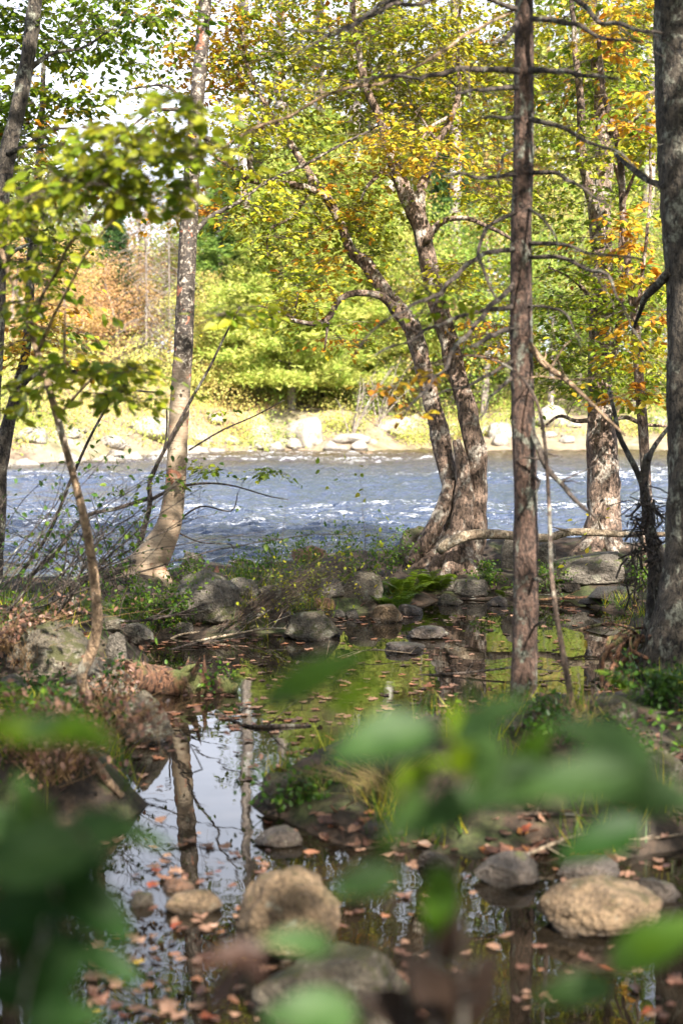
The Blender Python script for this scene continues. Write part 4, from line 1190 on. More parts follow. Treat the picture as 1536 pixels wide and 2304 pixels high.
# ------------------------------------------------------------------ shrubs, ferns, grass
def shrub(name, label, cat, base, stems, mat=M_TWIG, leafmat=M_LEAF, nleaf=6, size=.04, hue=.4, group=None, tpl=LEAF6, side=5):
    """stems: list of ((dx,dy,dz) tip offset, bow)"""
    root = thing(name, label, cat, base, group)
    g, gl = Geo(), Geo()
    base = np.array(base)
    for tip, bow, r0 in stems:
        tip = np.array(tip)
        L = np.linalg.norm(tip)
        b0 = base + RNG.normal(size=3) * [.04, .04, 0]
        t = np.linspace(0, 1, max(6, int(L / .08)))[:, None]
        mid = b0 + tip * .5 + np.array(bow) + [0, 0, L * .12]
        P = (1 - t) ** 2 * b0 + 2 * t * (1 - t) * mid + t ** 2 * (b0 + tip)
        P = P + np.cumsum(RNG.normal(size=P.shape) * .006, axis=0)
        rr = np.linspace(r0, r0 * .25, len(P))
        tube(g, P, rr, 5)
        pts = [P[i] for i in range(len(P) // 2, len(P), 2)]
        for q in range(side):
            i = random.randrange(len(P) // 4, len(P) - 1)
            d = (P[-1] - P[0]) / L * .5 + RNG.normal(size=3) * [.6, .6, .5]
            d = d / np.linalg.norm(d) * L * random.uniform(.12, .35)
            Q = np.array([P[i], P[i] + d * .5 + RNG.normal(size=3) * .02, P[i] + d])
            tube(g, Q, [rr[i] * .5, rr[i] * .35, .0007], 4)
            pts += [Q[1], Q[2]]
            if random.random() < .5:
                e = Q[1] + RNG.normal(size=3) * L * .09
                tube(g, np.array([Q[1], e]), [rr[i] * .3, .0006], 3); pts.append(e)
        if nleaf > 0:
            pts = np.array(pts)
            k = RNG.poisson(nleaf, len(pts))
            idx = np.repeat(np.arange(len(pts)), k)
            n = len(idx)
            off = rnd(n) * size * .7
            leaves(gl, pts[idx] + off, off + rnd(n) * size * .4 + [0, 0, -.01], np.array([0, -.2, 1]) + rnd(n) * .6, size * RNG.uniform(.6, 1.2, n),
                   np.clip(hue + RNG.normal(size=n) * .06, 0, 1), tpl)
    g.build('stems', mat, root)
    if nleaf > 0 and gl.n: gl.build('leaves', leafmat, root)
    return root

def st(n, dx, dz, spread, r0=.005, dy=0.0, bow=.1):
    return [((dx + random.gauss(0, spread), dy + random.gauss(0, spread * .5), dz * random.uniform(.6, 1.1)), (random.gauss(0, bow), random.gauss(0, bow * .5), 0), r0 * random.uniform(.6, 1.2)) for _ in range(n)]

# alder thicket on the left, many arching brown twigs
TWG = 'bare twig shrubs in front of the river at left'
for px, py, n, dx, dz, sp, nl, lab in [
    (20, 1400, 11, .9, .9, .45, .6, 'brown twiggy shrub arching right from the left frame edge'),
    (120, 1390, 10, .3, .8, .5, .5, 'bare twig shrub with a few leaves standing over the dark log'),
    (250, 1350, 10, -.5, .8, .5, .4, 'fine twig shrub leaning left behind the tan sapling'),
    (300, 1330, 6, -.1, .4, .3, .9, 'leafy twig shrub at the left side of the birch base'),
    (-80, 1420, 9, .8, 1.1, .5, .8, 'twig shrub entering from beyond the left frame edge')]:
    shrub('twig_shrub', lab, 'shrub', hit(px, py), st(n, dx, dz, sp, .006), nleaf=nl, size=.036, hue=.24, side=9, mat=M_BARKD)
# long arching stems behind and beside the birch
def stems_px(name, label, cat, lines, mat, nl=0, size=.05, hue=.35, leafspots=None, Yl=11.4):
    P0, _ = wpath(lines[0][0], lines[0][1], lines[0][2], .05)
    root = thing(name, label, cat, P0[0])
    g = Geo()
    sk = Skel()
    for pts, Y0, Y1 in lines:
        P, r = wpath(pts, Y0, Y1, .05)
        tube(g, P, r, 6, rough=.1); sk.add(P, r)
    if leafspots is not None:
        C = blobs(leafspots)
        grow(g, sk, C, tw=.0014, maxr=.004, sub=3, spray=.14)
        gl = Geo(); spray_leaves(gl, C, nl, 3, size, huemix(hue, .05, .02, 5), ntilt=.6); gl.build('leaves', M_LEAF, root)
    g.build('stems', mat, root)
    return root
stems_px('alder', 'dark stemmed alder beside the birch with long branches crossing the trunk', 'shrub', [
    ([(300, 1268, 18), (318, 1210, 14), (335, 1150, 12), (338, 1118, 11), (338, 1080, 10), (372, 1010, 8), (430, 900, 7), (470, 830, 6), (500, 768, 5), (540, 690, 3)], 11.5, 11.3),
    ([(338, 1125, 9), (390, 1100, 7), (450, 1088, 6), (520, 1092, 4), (600, 1115, 3), (650, 1125, 2)], 11.5, 11.2),
    ([(338, 1120, 11), (260, 1145, 9), (190, 1165, 10), (120, 1250, 11), (40, 1320, 9)], 11.5, 11.2),
    ([(425, 1013, 4), (500, 968, 4), (575, 935, 3), (640, 900, 2)], 11.4, 11.2),
    ([(345, 1070, 6), (372, 1000, 5), (375, 920, 4), (365, 920, 3)], 11.5, 11.4),
    ([(385, 1185, 5), (450, 1140, 4), (520, 1150, 3), (535, 1110, 2)], 11.5, 11.2),
    ([(385, 1190, 4), (450, 1220, 3), (520, 1225, 3), (526, 1250, 2)], 11.5, 11.2),
    ([(40, 1300, 9), (110, 1200, 8), (160, 1080, 7), (205, 980, 6), (250, 900, 5)], 10.8, 10.5)],
    M_BARKD, 9, .052, .33, [(480, 1055, 11.2, 70, 12, .1, 9), (590, 1062, 11.2, 60, 14, .1, 8), (360, 1080, 11.3, 40, 20, .1, 5), (500, 920, 11.3, 40, 14, .1, 3), (250, 1100, 11.3, 70, 40, .2, 3)])

# leafy stems on the river edge, centre
for px, py, n, dz, sp, nl, lab in [
    (610, 1330, 8, .42, .12, 3, 'feathery green shrub rising beside dry stems at river edge'),
    (690, 1310, 7, .38, .14, 3, 'small leafed shrub behind the rust brown rock'),
    (775, 1320, 4, .50, .07, 4, 'tall leafy green stems rising in front of the river, centre'),
    (850, 1300, 7, .42, .12, 2.5, 'wispy grey green shrub left of the twin trunk boulder'),
    (900, 1290, 5, .30, .10, 3, 'low green shrub tucked against the twin trunk boulder'),
    (430, 1340, 6, .30, .12, 4, 'small green plant between birch base and leaning boulder'),
    (560, 1320, 6, .26, .14, 3, 'short green shrub right of the leaning boulder'),
    (355, 1420, 7, .34, .12, 6, 'bright leafy plant under the birch root'),
    (300, 1410, 6, .24, .12, 6, 'small leafy plant in shade left of the birch root'),
    (1220, 1330, 6, .22, .16, 4, 'low green plant just right of the spruce trunk'),
    (1110, 1330, 6, .2, .16, 4, 'low green plant just left of the spruce trunk'),
    (1440, 1330, 6, .28, .18, 4, 'green plant left of the crooked snag'),
    (1010, 1270, 6, .18, .12, 4, 'tiny leafy plant growing on the twin trunk roots')]:
    shrub('leafy_shrub', lab, 'plant', hit(px, py), st(n, 0, dz, sp, .0028), nleaf=nl * .75, size=.028, hue=.25, side=8)
# dry stems sweeping right
b = hit(500, 1420)
shrub('dry_shrub', 'fan of brown dry stems sweeping right over the bank, centre left', 'shrub', b, st(46, .78, .42, .16, .0028, .5, .05), nleaf=.35, size=.03, hue=.5, side=5)
shrub('dry_shrub', 'second spray of thin dry stems nearer the rust brown rock', 'shrub', hit(600, 1395), st(30, .5, .42, .16, .0024, .3, .05), nleaf=.35, size=.03, hue=.45, side=5)
# maple seedlings in front of the river
shrub('seedling', 'thin red stem seedling standing before the river left of twin trunks', 'sapling', hit(822, 1300), [((-.06, 0, .95), (-.02, 0, 0), .003), ((.1, 0, .35), (0, 0, 0), .0025)], nleaf=1.5, size=.05, hue=.45, side=3)
shrub('seedling', 'thin bare seedling leaning between spruce and the thick right river tree', 'sapling', hit(1240, 1330), [((.45, 0, .7), (.0, 0, -.05), .003)], nleaf=.6, size=.05, hue=.55, side=4)
# low plants on the left and right banks, nearer
for px, py, n, dz, sp, nl, h_, lab in [
    (60, 1600, 12, .16, .16, 8, .26, 'leafy green plant at left frame edge below the mossy boulder'),
    (150, 1640, 10, .12, .14, 6, .3, 'low ground plant beside the foot of the tan sapling'),
    (60, 1700, 10, .22, .14, 5, .4, 'light green plant on the left bank among brown stems'),
    (1500, 1600, 10, .20, .2, 8, .3, 'bright fernlike plant at right frame edge under the driftwood'),
    (1230, 1660, 8, .14, .16, 6, .33, 'small green plant on right bank behind the large soft leaves'),
    (1400, 1700, 9, .16, .2, 5, .4, 'patchy green plant on the right bank'),
    
    (700, 1790, 9, .09, .12, 6, .4, 'moss and sprouts on top of the mossy block'),
    (440, 1560, 7, .14, .1, 3, .5, 'thin sprouts growing on the sunken log')]:
    shrub('ground_plant', lab, 'plant', hit(px, py), st(n, 0, dz, sp, .002), nleaf=nl * .6, size=.026, hue=h_ * .45, side=6)
shrub('dead_bracken', 'rusty dead bracken stems heaped on the left bank', 'plant', hit(130, 1760), st(60, .05, .34, .26, .0022, 0, .06), mat=M_DRY, leafmat=M_DEADLEAF, nleaf=1.2, size=.03, hue=.3, side=4)
shrub('dead_bracken', 'dull brown dead stems at far left bank edge', 'plant', hit(10, 1470), st(50, .0, .26, .3, .002, 0, .06), mat=M_DRY, leafmat=M_DEADLEAF, nleaf=1.0, size=.03, hue=.3, side=4)
shrub('dead_bracken', 'brown dead stems standing beside the narrow upright rock', 'plant', hit(265, 1610), st(26, .0, .26, .12, .002, 0, .05), mat=M_DRY, leafmat=M_DEADLEAF, nleaf=.8, size=.03, hue=.35, side=4)

def fern(label, base, n, L, hue=.33, group=None):
    L *= 1.2; hue += .0; n = int(n * .8)
    root = thing('fern', label, 'fern', base, group)
    base = np.array(base)
    for q in range(n):
        g = Geo()
        a = random.uniform(0, 2 * math.pi)
        l = L * random.uniform(.65, 1.1)
        d = np.array([math.cos(a), math.sin(a) * .8, 0])
        t = np.linspace(0, 1, 16)[:, None]
        up = random.uniform(.9, 1.5)
        P = base + RNG.normal(size=3) * [.05, .05, 0] + d * l * (t * .8) + np.array([0, 0, 1]) * l * up * (t - .62 * t ** 2)
        tube(g, P, np.linspace(.0018, .0006, 16), 3, hue=hue)
        T = np.gradient(P, axis=0); T /= np.linalg.norm(T, axis=1)[:, None]
        S = np.cross(T, [0, 0, 1]); S /= np.linalg.norm(S, axis=1)[:, None] + 1e-6
        tt = catmull(np.column_stack([P, T, S]), l / 34)
        k = np.linspace(0, 1, len(tt))
        w_ = l * .30 * np.clip(np.sin(math.pi * (k * .86 + .12)), .05, 1)
        for s in (-1, 1):
            leaves(g, tt[:, :3], s * tt[:, 6:9] + tt[:, 3:6] * .35 + rnd(len(tt)) * .05 + [0, 0, -.08], np.array([0, 0, 1]) + rnd(len(tt)) * .15, w_, hue + RNG.normal(size=len(tt)) * .02, LEAF6, wid=.34)
        g.build('frond', M_LEAF, root)
for px, py, n, L, lab, h_ in [(905, 1345, 15, .30, 'big bright fern clump right of the speckled rock', .36), (968, 1330, 14, .26, 'bright fern clump below the twin trunk roots', .36),
                          (890, 1372, 10, .22, 'low fern clump hanging over the pool edge', .3), (785, 1320, 8, .18, 'small fern behind the speckled rock', .4),
                          (1110, 1345, 8, .16, 'small fern right of the grey angular rock', .35), (1235, 1320, 7, .15, 'small fern right of the spruce trunk', .38),
                          (1510, 1570, 9, .22, 'green fern at right frame edge below the driftwood', .3), (140, 1385, 8, .16, 'small fern below the dark log', .32),
                          (20, 1650, 9, .22, 'dark green fern at the left frame edge', .25)]:
    fern(lab, hit(px, py), n, L, h_)

def scatter(specs, cond=None):
    """specs (px0,py0,px1,py1,count) -> ground points"""
    out = []
    for x0, y0, x1, y1, n in specs:
        px = RNG.uniform(x0, x1, n); py = RNG.uniform(y0, y1, n)
        P = np.array([gnd(a, b) for a, b in zip(px, py)])
        z = height(P[:, :2])
        # follow the ray up to the ground height
        sc = (CAMZ - np.clip(z, 0, .6)) / CAMZ
        P[:, 0] *= sc; P[:, 1] *= sc
        P[:, 2] = height(P[:, :2])
        out.append(P)
    return np.vstack(out)

# grass stuff
g = Geo()
P = scatter([(760, 1640, 1536, 1900, 1500), (600, 1740, 900, 1830, 900), (-50, 1560, 300, 1850, 1400), (-50, 1340, 420, 1420, 900), (500, 1290, 1540, 1350, 2600), (380, 1330, 700, 1430, 700), (1380, 1440, 1560, 1560, 400), (-50, 1430, 300, 1560, 500)])
P = P[P[:, 2] > .01]
P = P[vnoise(P[:, :2] * 3.1, 77) > -.25]
for k in range(3):
    n = len(P)
    D = np.column_stack([RNG.normal(size=n) * .45, RNG.normal(size=n) * .45, np.full(n, 1.0)])
    leaves(g, P + rnd(n) * [.02, .02, 0], D, rnd(n), RNG.uniform(.04, .16, n), np.where(RNG.uniform(size=n) < .25, RNG.uniform(.45, .62, n), RNG.uniform(.08, .3, n)), BLADE, wid=.45)
tag(g.build('grass', M_LEAF), 'short mixed green and straw grass growing over the near banks', 'grass', kind='stuff')
# dry golden grass tuft on right bank
def tuft(label, px, py, n, L, mat, hue, lean=(0, 0)):
    b = hit(px, py)
    g = Geo()
    for q in range(n):
        l = L * random.uniform(.5, 1.1)
        d = np.array([lean[0] + random.gauss(0, .35), lean[1] + random.gauss(0, .3), 1.0])
        p = b + np.array([random.gauss(0, .05), random.gauss(0, .04), -.01])
        P = np.array([p, p + d * l * .5, p + d * l + [d[0] * l * .5, 0, -l * .25 * abs(d[0])]])
        tube(g, P, [.0016, .0012, .0004], 3, hue=hue + random.gauss(0, .08))
    tag(g.build('grass_tuft', mat, loc=b), label, 'grass tuft')
tuft('straw coloured grass tuft hanging over right bank behind the soft leaves', 860, 1800, 120, .2, M_DRY, .8, (-.3, -.4))
tuft('straw grass tuft on the mossy block', 700, 1770, 60, .12, M_DRY, .85)
tuft('pale grass tuft before the grey angular rock', 1290, 1640, 60, .16, M_DRY, .8)
tuft('rusty grass tuft on the large mossy boulder', 60, 1500, 70, .2, M_DRY, .5)
tuft('tan reddish grass tuft beside the broad boulder at right', 1400, 1310, 70, .14, M_DRY, .6)

# leaf litter on land
g = Geo()
P = scatter([(560, 1600, 1600, 1990, 1700), (-60, 1400, 330, 1880, 800), (250, 1280, 1600, 1460, 1700)])
P = P[P[:, 2] > .0]
P = P[vnoise(P[:, :2] * 2.5, 123) > -.3]
n = len(P)
h = RNG.choice([.1, .25, .35, .45, .6, .75, .88, 1.0], n, p=[.36, .27, .12, .08, .06, .05, .03, .03])
k = RNG.uniform(size=n) < .5
for m_, tp in ((k, MAPLE), (~k, LEAF6)):
    q = int(m_.sum())
    leaves(g, P[m_] + [0, 0, .012], rnd(q) * [1, 1, .25], np.array([0, 0, 1]) + rnd(q) * .35, RNG.uniform(.03, .065, q), h[m_] + RNG.normal(size=q) * .03, tp)
tag(g.build('leaf_litter', M_DEADLEAF, smooth=False), 'brown and orange fallen leaves lying over the banks', 'leaf litter', kind='stuff')

# ------------------------------------------------------------------ floating leaves
def wet(P, m=.0):
    return height(P[:, :2]) < -.015
cols = [('pale pink brown', .45), ('rusty orange', .57), ('dark brown', .12), ('tan', .38), ('deep red', .86), ('golden yellow', .99), ('reddish brown', .25)]
def one_leaf(h, tp, seed):
    g = Geo()
    r = np.random.default_rng(seed)
    tv, tq, tt = tp
    V = tv - [.5, 0, 0]
    V = V + np.column_stack([np.zeros(len(V)), np.zeros(len(V)), .28 * (V[:, 0] ** 2 + .6 * V[:, 1] ** 2) + r.normal(size=len(V)) * .05])
    g.add(V * .044, tq, tt, h)
    return g
src = {}
MARKS = [(*gnd(a, b)[:2], c) for a, b, c in [(640, 2120, 'the big rounded tan boulder'), (1362, 2080, 'the wide rounded tan rock'), (765, 2280, 'the boulder at the bottom edge'),
    (432, 2040, 'the low brown stone'), (318, 2035, 'the small mossy stone'), (632, 1900, 'the wet stone under the mossy block'), (657, 1790, 'the mossy block'), (325, 1650, 'the compact mottled boulder'),
    (400, 1545, 'the sunken log'), (700, 1430, 'the sloping rock'), (872, 1395, 'the pale topped rock'), (905, 1465, 'the flat wet stone'), (1180, 1650, 'the spruce trunk'), (1150, 1985, 'the leaf covered grey rock'),
    (1440, 1540, 'the driftwood heap'), (1330, 1362, 'the thin wet stone'), (640, 1636, 'the black forked branch'), (500, 1755, 'the crooked twig in the water'), (1200, 2250, 'the open water at lower right'), (300, 2250, 'the dark water at lower left')]]
px = RNG.uniform(180, 1536, 4000); py = 1480 + 824 * RNG.uniform(0, 1, 4000) ** .62
P = np.array([gnd(a, b) for a, b in zip(px, py)])
P = P[wet(P)]
keep = np.ones(len(P), bool)
for cx, cy, rx, ry in ROCKFOOT: keep &= ((P[:, 0] - cx) / rx) ** 2 + ((P[:, 1] - cy) / ry) ** 2 > .8
P = P[keep]
P = P[(vnoise(P[:, :2] * 2.2, 99) > -.05) | (RNG.uniform(size=len(P)) < .25)]
P = P[np.argsort(P[:, 1])]
near = P[RNG.permutation(len(P))[:285]]
for q, p in enumerate(near):
    ci = int(RNG.choice(len(cols), p=[.30, .12, .18, .18, .05, .03, .14]))
    nm, h = cols[ci]
    vi = q % 4
    key = (ci, vi)
    j = min(range(len(MARKS)), key=lambda i: (MARKS[i][0] - p[0]) ** 2 + (MARKS[i][1] - p[1]) ** 2)
    dx, dy = p[0] - MARKS[j][0], p[1] - MARKS[j][1]
    side = ('right of' if dx > 0 else 'left of') if abs(dx) > abs(dy) else ('behind' if dy > 0 else 'in front of')
    lab = f'{nm} {"maple" if vi < 2 else "oval"} leaf afloat {side} {MARKS[j][2]}'
    if key not in src:
        o = one_leaf(h, MAPLE if vi < 2 else LEAF6, ci * 7 + vi).build('fallen_leaf', M_DEADLEAF, smooth=False)
        tag(o, lab, 'leaf', 'fallen leaves floating on the pool')
        src[key] = o
    else:
        o = src[key].copy(); COL.objects.link(o); o['label'] = lab
    o.location = (p[0], p[1], .006)
    o.rotation_euler = (random.gauss(0, .12), random.gauss(0, .12), random.uniform(0, 6.28))
    s = random.uniform(.45, 1.35); o.scale = (s, s * random.uniform(.8, 1), s)
g = Geo()
F = scatter([(300, 1370, 1450, 1640, 900), (300, 1600, 760, 1760, 50)])
F = F[F[:, 2] < -.02]
F = np.vstack([F[RNG.permutation(len(F))[:520]]]) if len(F) > 520 else F
F[:, 2] = .005
q = len(F)
leaves(g, F, rnd(q) * [1, 1, .05], np.array([0, 0, 1]) + rnd(q) * .08, RNG.uniform(.025, .06, q), RNG.choice([.12, .25, .4, .45, .6], q), MAPLE)
tag(g.build('floating_leaves', M_DEADLEAF, smooth=False), 'thin scatter of small brown leaves floating on the back of the pool', 'floating leaves', kind='stuff')

# ------------------------------------------------------------------ far bank
def local_tree(kind, Hh, seed, name, hue):
    """builds a far tree at the origin: trunk, crown"""
    global RNG
    RNG = np.random.default_rng(seed)
    root = thing(name, '', 'tree', (0, 0, 0))
    g, gf, gb = Geo(), Geo(), Geo()
    if kind == 'broad':
        P = catmull(np.array([[0, 0, -.3, .16], [RNG.normal() * .2, 0, Hh * .4, .12], [RNG.normal() * .4, 0, Hh * .75, .06], [RNG.normal() * .5, 0, Hh * .95, .02]]), .3)
        tube(g, P[:, :3], P[:, 3], 8, rough=.1)
        sk = Skel(); sk.add(P[3:, :3], P[3:, 3])
        n = 230
        u = rnd(n); u /= np.linalg.norm(u, axis=1)[:, None]; u *= RNG.uniform(.15, 1, n)[:, None] ** .5
        C = np.array([0, 0, Hh * .56]) + u * [Hh * .27, Hh * .25, Hh * .44]
        C += np.column_stack([fbm(C * .6, 2, seed), fbm(C * .6, 2, seed + 1), fbm(C * .6, 2, seed + 2)]) * 1.0
        C = C[C[:, 2] > .4]
        grow(gb, sk, C, tw=.01, maxr=.06, sides=3, sub=1, seg=.8)
        foliage(gf, C, 46, .36, .135, huemix(hue, .05, .12, seed), tpl=LEAF4, ntilt=.8, flat=.5)
        gf.build('crown', M_FARLEAF, root, smooth=False)
    elif kind in ('pine', 'spruce'):
        P = catmull(np.array([[0, 0, -.3, .17], [.1, 0, Hh * .5, .11], [.05, 0, Hh, .02]]), .3)
        tube(g, P[:, :3], P[:, 3], 8, rough=.1)
        zs = np.arange(Hh * .10, Hh * .98, .42 if kind == 'pine' else .3)
        for z in zs:
            k = 1 - z / Hh
            nb = 6
            Lm = (Hh * .36 * (k ** .6) + .3) if kind == 'pine' else (Hh * .22 * k + .25)
            a0 = RNG.uniform(0, 6.28)
            for b_ in range(nb):
                a = a0 + b_ * 6.28 / nb + RNG.normal() * .25
                L = Lm * RNG.uniform(.65, 1.1)
                d = np.array([math.cos(a), math.sin(a), 0])
                t = np.linspace(0, 1, 7)[:, None]
                sl = .16 if kind == 'pine' else -.22
                Q = np.array([0, 0, z]) + d * L * t + np.array([0, 0, 1]) * L * (sl * t - .10 * t ** 2 + (.12 * t ** 3 if kind == 'spruce' else 0))
                tube(gb, Q, np.linspace(.03, .006, 7), 3)
                m = int(L * (20 if kind == 'pine' else 26)) + 4
                tt = RNG.uniform(.22, 1, m) ** .8
                S = np.array([-d[1], d[0], 0])
                off = RNG.normal(size=m) * .20 * L * (1.05 - tt * .55)
                C = np.array([0, 0, z]) + d * L * tt[:, None] + S * off[:, None] + np.column_stack([np.zeros(m), np.zeros(m), L * (sl * tt - .1 * tt ** 2) + RNG.normal(size=m) * .05])
                nbld = 12 if kind == 'pine' else 7
                ci = np.repeat(np.arange(m), nbld)
                D = d * .6 + rnd(len(ci)) * [.8, .8, .45] + [0, 0, .25 if kind == 'pine' else -.1]
                leaves(gf, C[ci] + rnd(len(ci)) * ([.08, .08, .13] if kind == 'pine' else .05), D, rnd(len(ci)) + [0, 0, 1], RNG.uniform(.14, .28, len(ci)), hue + RNG.normal(size=m)[ci] * .06, BLADE, wid=3.2 if kind == 'pine' else 2.4)
        gf.build('crown', M_FARLEAF, root, smooth=False)
    elif kind == 'tall':
        P = catmull(np.array([[0, 0, -.3, .10], [.1, 0, Hh * .5, .08], [-.1, 0, Hh * .8, .07], [0, 0, Hh, .02]]), .4)
        tube(g, P[:, :3], P[:, 3], 8, rough=.1)
        sk = Skel(); sk.add(P[int(len(P) * .6):, :3], P[int(len(P) * .6):, 3])
        C = rnd(85) * [1.5, 1.2, 1.8] + [0, 0, Hh * .85]
        C = C[C[:, 2] > Hh * .69]
        grow(gb, sk, C, tw=.01, maxr=.05, sides=3, sub=1, seg=.6)
        foliage(gf, C, 40, .3, .14, huemix(hue, .05, .05, seed), tpl=LEAF4, ntilt=.8, flat=.5)
        gf.build('crown', M_FARLEAF, root, smooth=False)
    elif kind == 'dead':
        P = catmull(np.array([[0, 0, -.3, .08], [.15, 0, Hh * .5, .055], [.1, 0, Hh, .015]]), .3)
        tube(g, P[:, :3], P[:, 3], 8, rough=.1)
        for q in range(150):
            z = RNG.uniform(.12, .98) * Hh
            a = RNG.uniform(0, 6.28)
            L = (Hh * .24 * (1 - z / Hh) + .4) * RNG.uniform(.5, 1.2)
            d = np.array([math.cos(a), math.sin(a), 0])
            t = np.linspace(0, 1, 6)[:, None]
            Q = np.array([0, 0, z]) + d * L * t + np.array([0, 0, 1]) * L * (-.1 * t - .35 * t ** 2) + RNG.normal(size=(6, 3)) * .03
            tube(gb, Q, np.linspace(.02, .005, 6), 3)
            for e in range(6):
                i = int(RNG.integers(1, 6)); dd = RNG.normal(size=3) * [.25, .25, .12] + [0, 0, -.14]
                tube(gb, np.array([Q[i], Q[i] + dd]), [.009, .004], 3)
    g.build('trunk', M_FARWOOD, root)
    gb.build('branches', M_FARWOOD, root)
    return root

protos = {}
def far_tree(kind, px, Y, Hh, hue, var, label, name, group=None, rot=None):
    key = (kind, hue, var)
    x = (px - 768) / FPX * Y
    if key not in protos:
        protos[key] = (local_tree(kind, 10.0, hash(str(key).__len__()) % 97 + int(hue * 100) + var * 13, name, hue), [True])
        o = protos[key][0]
    else:
        o = copy_tree(protos[key][0])
    o.name = name
    o.location = (x, Y, hz(x, Y) - .05)
    s = Hh / 10.0
    o.scale = (s * random.uniform(.95, 1.15), s, s)
    o.rotation_euler = (0, 0, random.uniform(0, 6.28) if rot is None else rot)
    tag(o, label, 'tree', group)
    return o

far = [
 ('pine', 655, 50.5, 9.0, .50, 0, 'bright yellow green pine on the far bank above the largest pale boulder', 'pine_tree'),
 ('pine', 800, 53, 9.6, .50, 1, 'second bright pine behind the S-shaped limb of the twin trunk tree', 'pine_tree'),
 ('pine', 720, 56, 11.5, .47, 1, 'tall yellow green pine rising behind the two bright pines', 'pine_tree'),
 ('broad', 30, 50, 6.2, .84, 0, 'orange tree at far left of the far bank', 'autumn_tree'),
 ('broad', 150, 51, 5.2, .78, 0, 'tan orange tree second from the left on the far bank', 'autumn_tree'),
 ('broad', 270, 52.5, 5.0, .84, 0, 'small peach coloured tree on far bank left of the birch', 'autumn_tree'),
 ('spruce', 265, 54, 7.0, .15, 0, 'dark green spruce on the far bank between orange trees', 'spruce_tree'),
 ('dead', 330, 52, 8.0, .5, 0, 'bare grey dead conifer on the far bank left of the birch', 'dead_conifer'),
 ('dead', 385, 54, 7.4, .5, 0, 'second bare grey conifer directly behind the birch trunk', 'dead_conifer'),
 ('dead', 200, 55, 8.4, .5, 0, 'leaning bare conifer on far bank above the orange trees', 'dead_conifer'),
 ('spruce', 505, 54, 9.0, .30, 0, 'green spruce on the far bank just right of the birch', 'spruce_tree'),
 ('spruce', 590, 60, 10.0, .34, 0, 'tall dark spruce behind the bright pine', 'spruce_tree'),
 ('broad', 460, 51, 4.8, .60, 0, 'low yellow tree on far bank right of the birch', 'autumn_tree'),
 ('broad', 950, 52, 7.8, .50, 0, 'yellow green tree on far bank seen left of twin trunks', 'far_bank_tree'),
 ('broad', 1085, 51, 8.2, .42, 0, 'green tree on far bank seen between twin trunks and spruce', 'far_bank_tree'),
 ('spruce', 1010, 56, 11.0, .2, 0, 'spruce behind the upper fork of the twin trunk tree', 'spruce_tree'),
 ('broad', 1235, 51, 7.6, .42, 1, 'green tree on far bank right behind the bare spruce trunk', 'far_bank_tree'),
 ('broad', 1300, 54, 9.0, .50, 1, 'yellow green tree on far bank left of the thick right trunk', 'far_bank_tree'),
 ('broad', 1420, 51, 7.6, .42, 0, 'green tree on far bank right of the thick right trunk', 'far_bank_tree'),
 ('broad', 1520, 53, 8.8, .60, 0, 'yellow tree on far bank behind the wide edge trunk', 'autumn_tree'),
 ('broad', -80, 54, 8.6, .42, 1, 'green tree on far bank just beyond the left frame edge', 'far_bank_tree'),
 ('broad', 90, 57, 9.4, .50, 1, 'pale green tree behind the orange trees at far left', 'far_bank_tree'),
 ('broad', 1640, 53, 9.5, .42, 1, 'green tree on far bank just beyond the right frame edge', 'far_bank_tree'),
]
for q, px in enumerate([560, 640, 720, 800, 880, 1020, 1160, 1290, 1440]):
    far.append(('tall', px, 55 + (q * 37 % 5), 25 + (q * 13 % 4), .3, q % 2, f'{["first", "second", "third", "fourth", "fifth", "sixth", "seventh", "eighth", "ninth"][q]} from the left of the tall slim bare-stemmed trees on the far bank', 'tall_tree', 'tall bare-stemmed trees on the far bank'))
for k, a in enumerate(far): far_tree(*a)
ordn = ['first', 'second', 'third', 'fourth', 'fifth', 'sixth', 'seventh', 'eighth', 'ninth', 'tenth', 'eleventh', 'twelfth', 'thirteenth', 'fourteenth', 'fifteenth', 'sixteenth']
for k, px in enumerate(range(-160, 1800, 125)):
    hue = [.50, .42, .60, .42, .84, .50][k % 6]
    Hh = 16.2
    if px < 620: Hh = 8.4 if px < 400 else 10.2
    far_tree('broad', px + random.uniform(-30, 30), 62 + random.uniform(-2, 3), Hh * random.uniform(.92, 1.08), hue, k % 2 if hue in (.42, .50) else 0,
             f'{ordn[k]} from the left of the tall hardwoods in the rear row of the far bank', 'hardwood_tree', 'tall hardwoods behind the far bank')

# distant wood covering the slope: one mass
RNG = np.random.default_rng(5)
g = Geo(); gs = Geo()
n = 900
X = RNG.uniform(-45, 45, n); Yw = RNG.uniform(68, 100, n)
Z = height(np.column_stack([X, Yw]))
top = np.where(X / Yw * FPX + 768 < 600, 7.6, 15.0) * RNG.uniform(.75, 1.08, n)
C = np.column_stack([X, Yw, Z + top * RNG.uniform(.1, 1, n)])
C = np.vstack([C + rnd(n) * [1.0, 1.0, 1.6] for _ in range(3)])
foliage(g, C, 42, .65, .30, huemix(.47, .08, .35, 5, .12), tpl=LEAF4, ntilt=.9, flat=.7)
tag(g.build('distant_wood', M_FARLEAF, smooth=False), 'hazy distant autumn wood covering the slope behind the far bank', 'wood', kind='stuff')

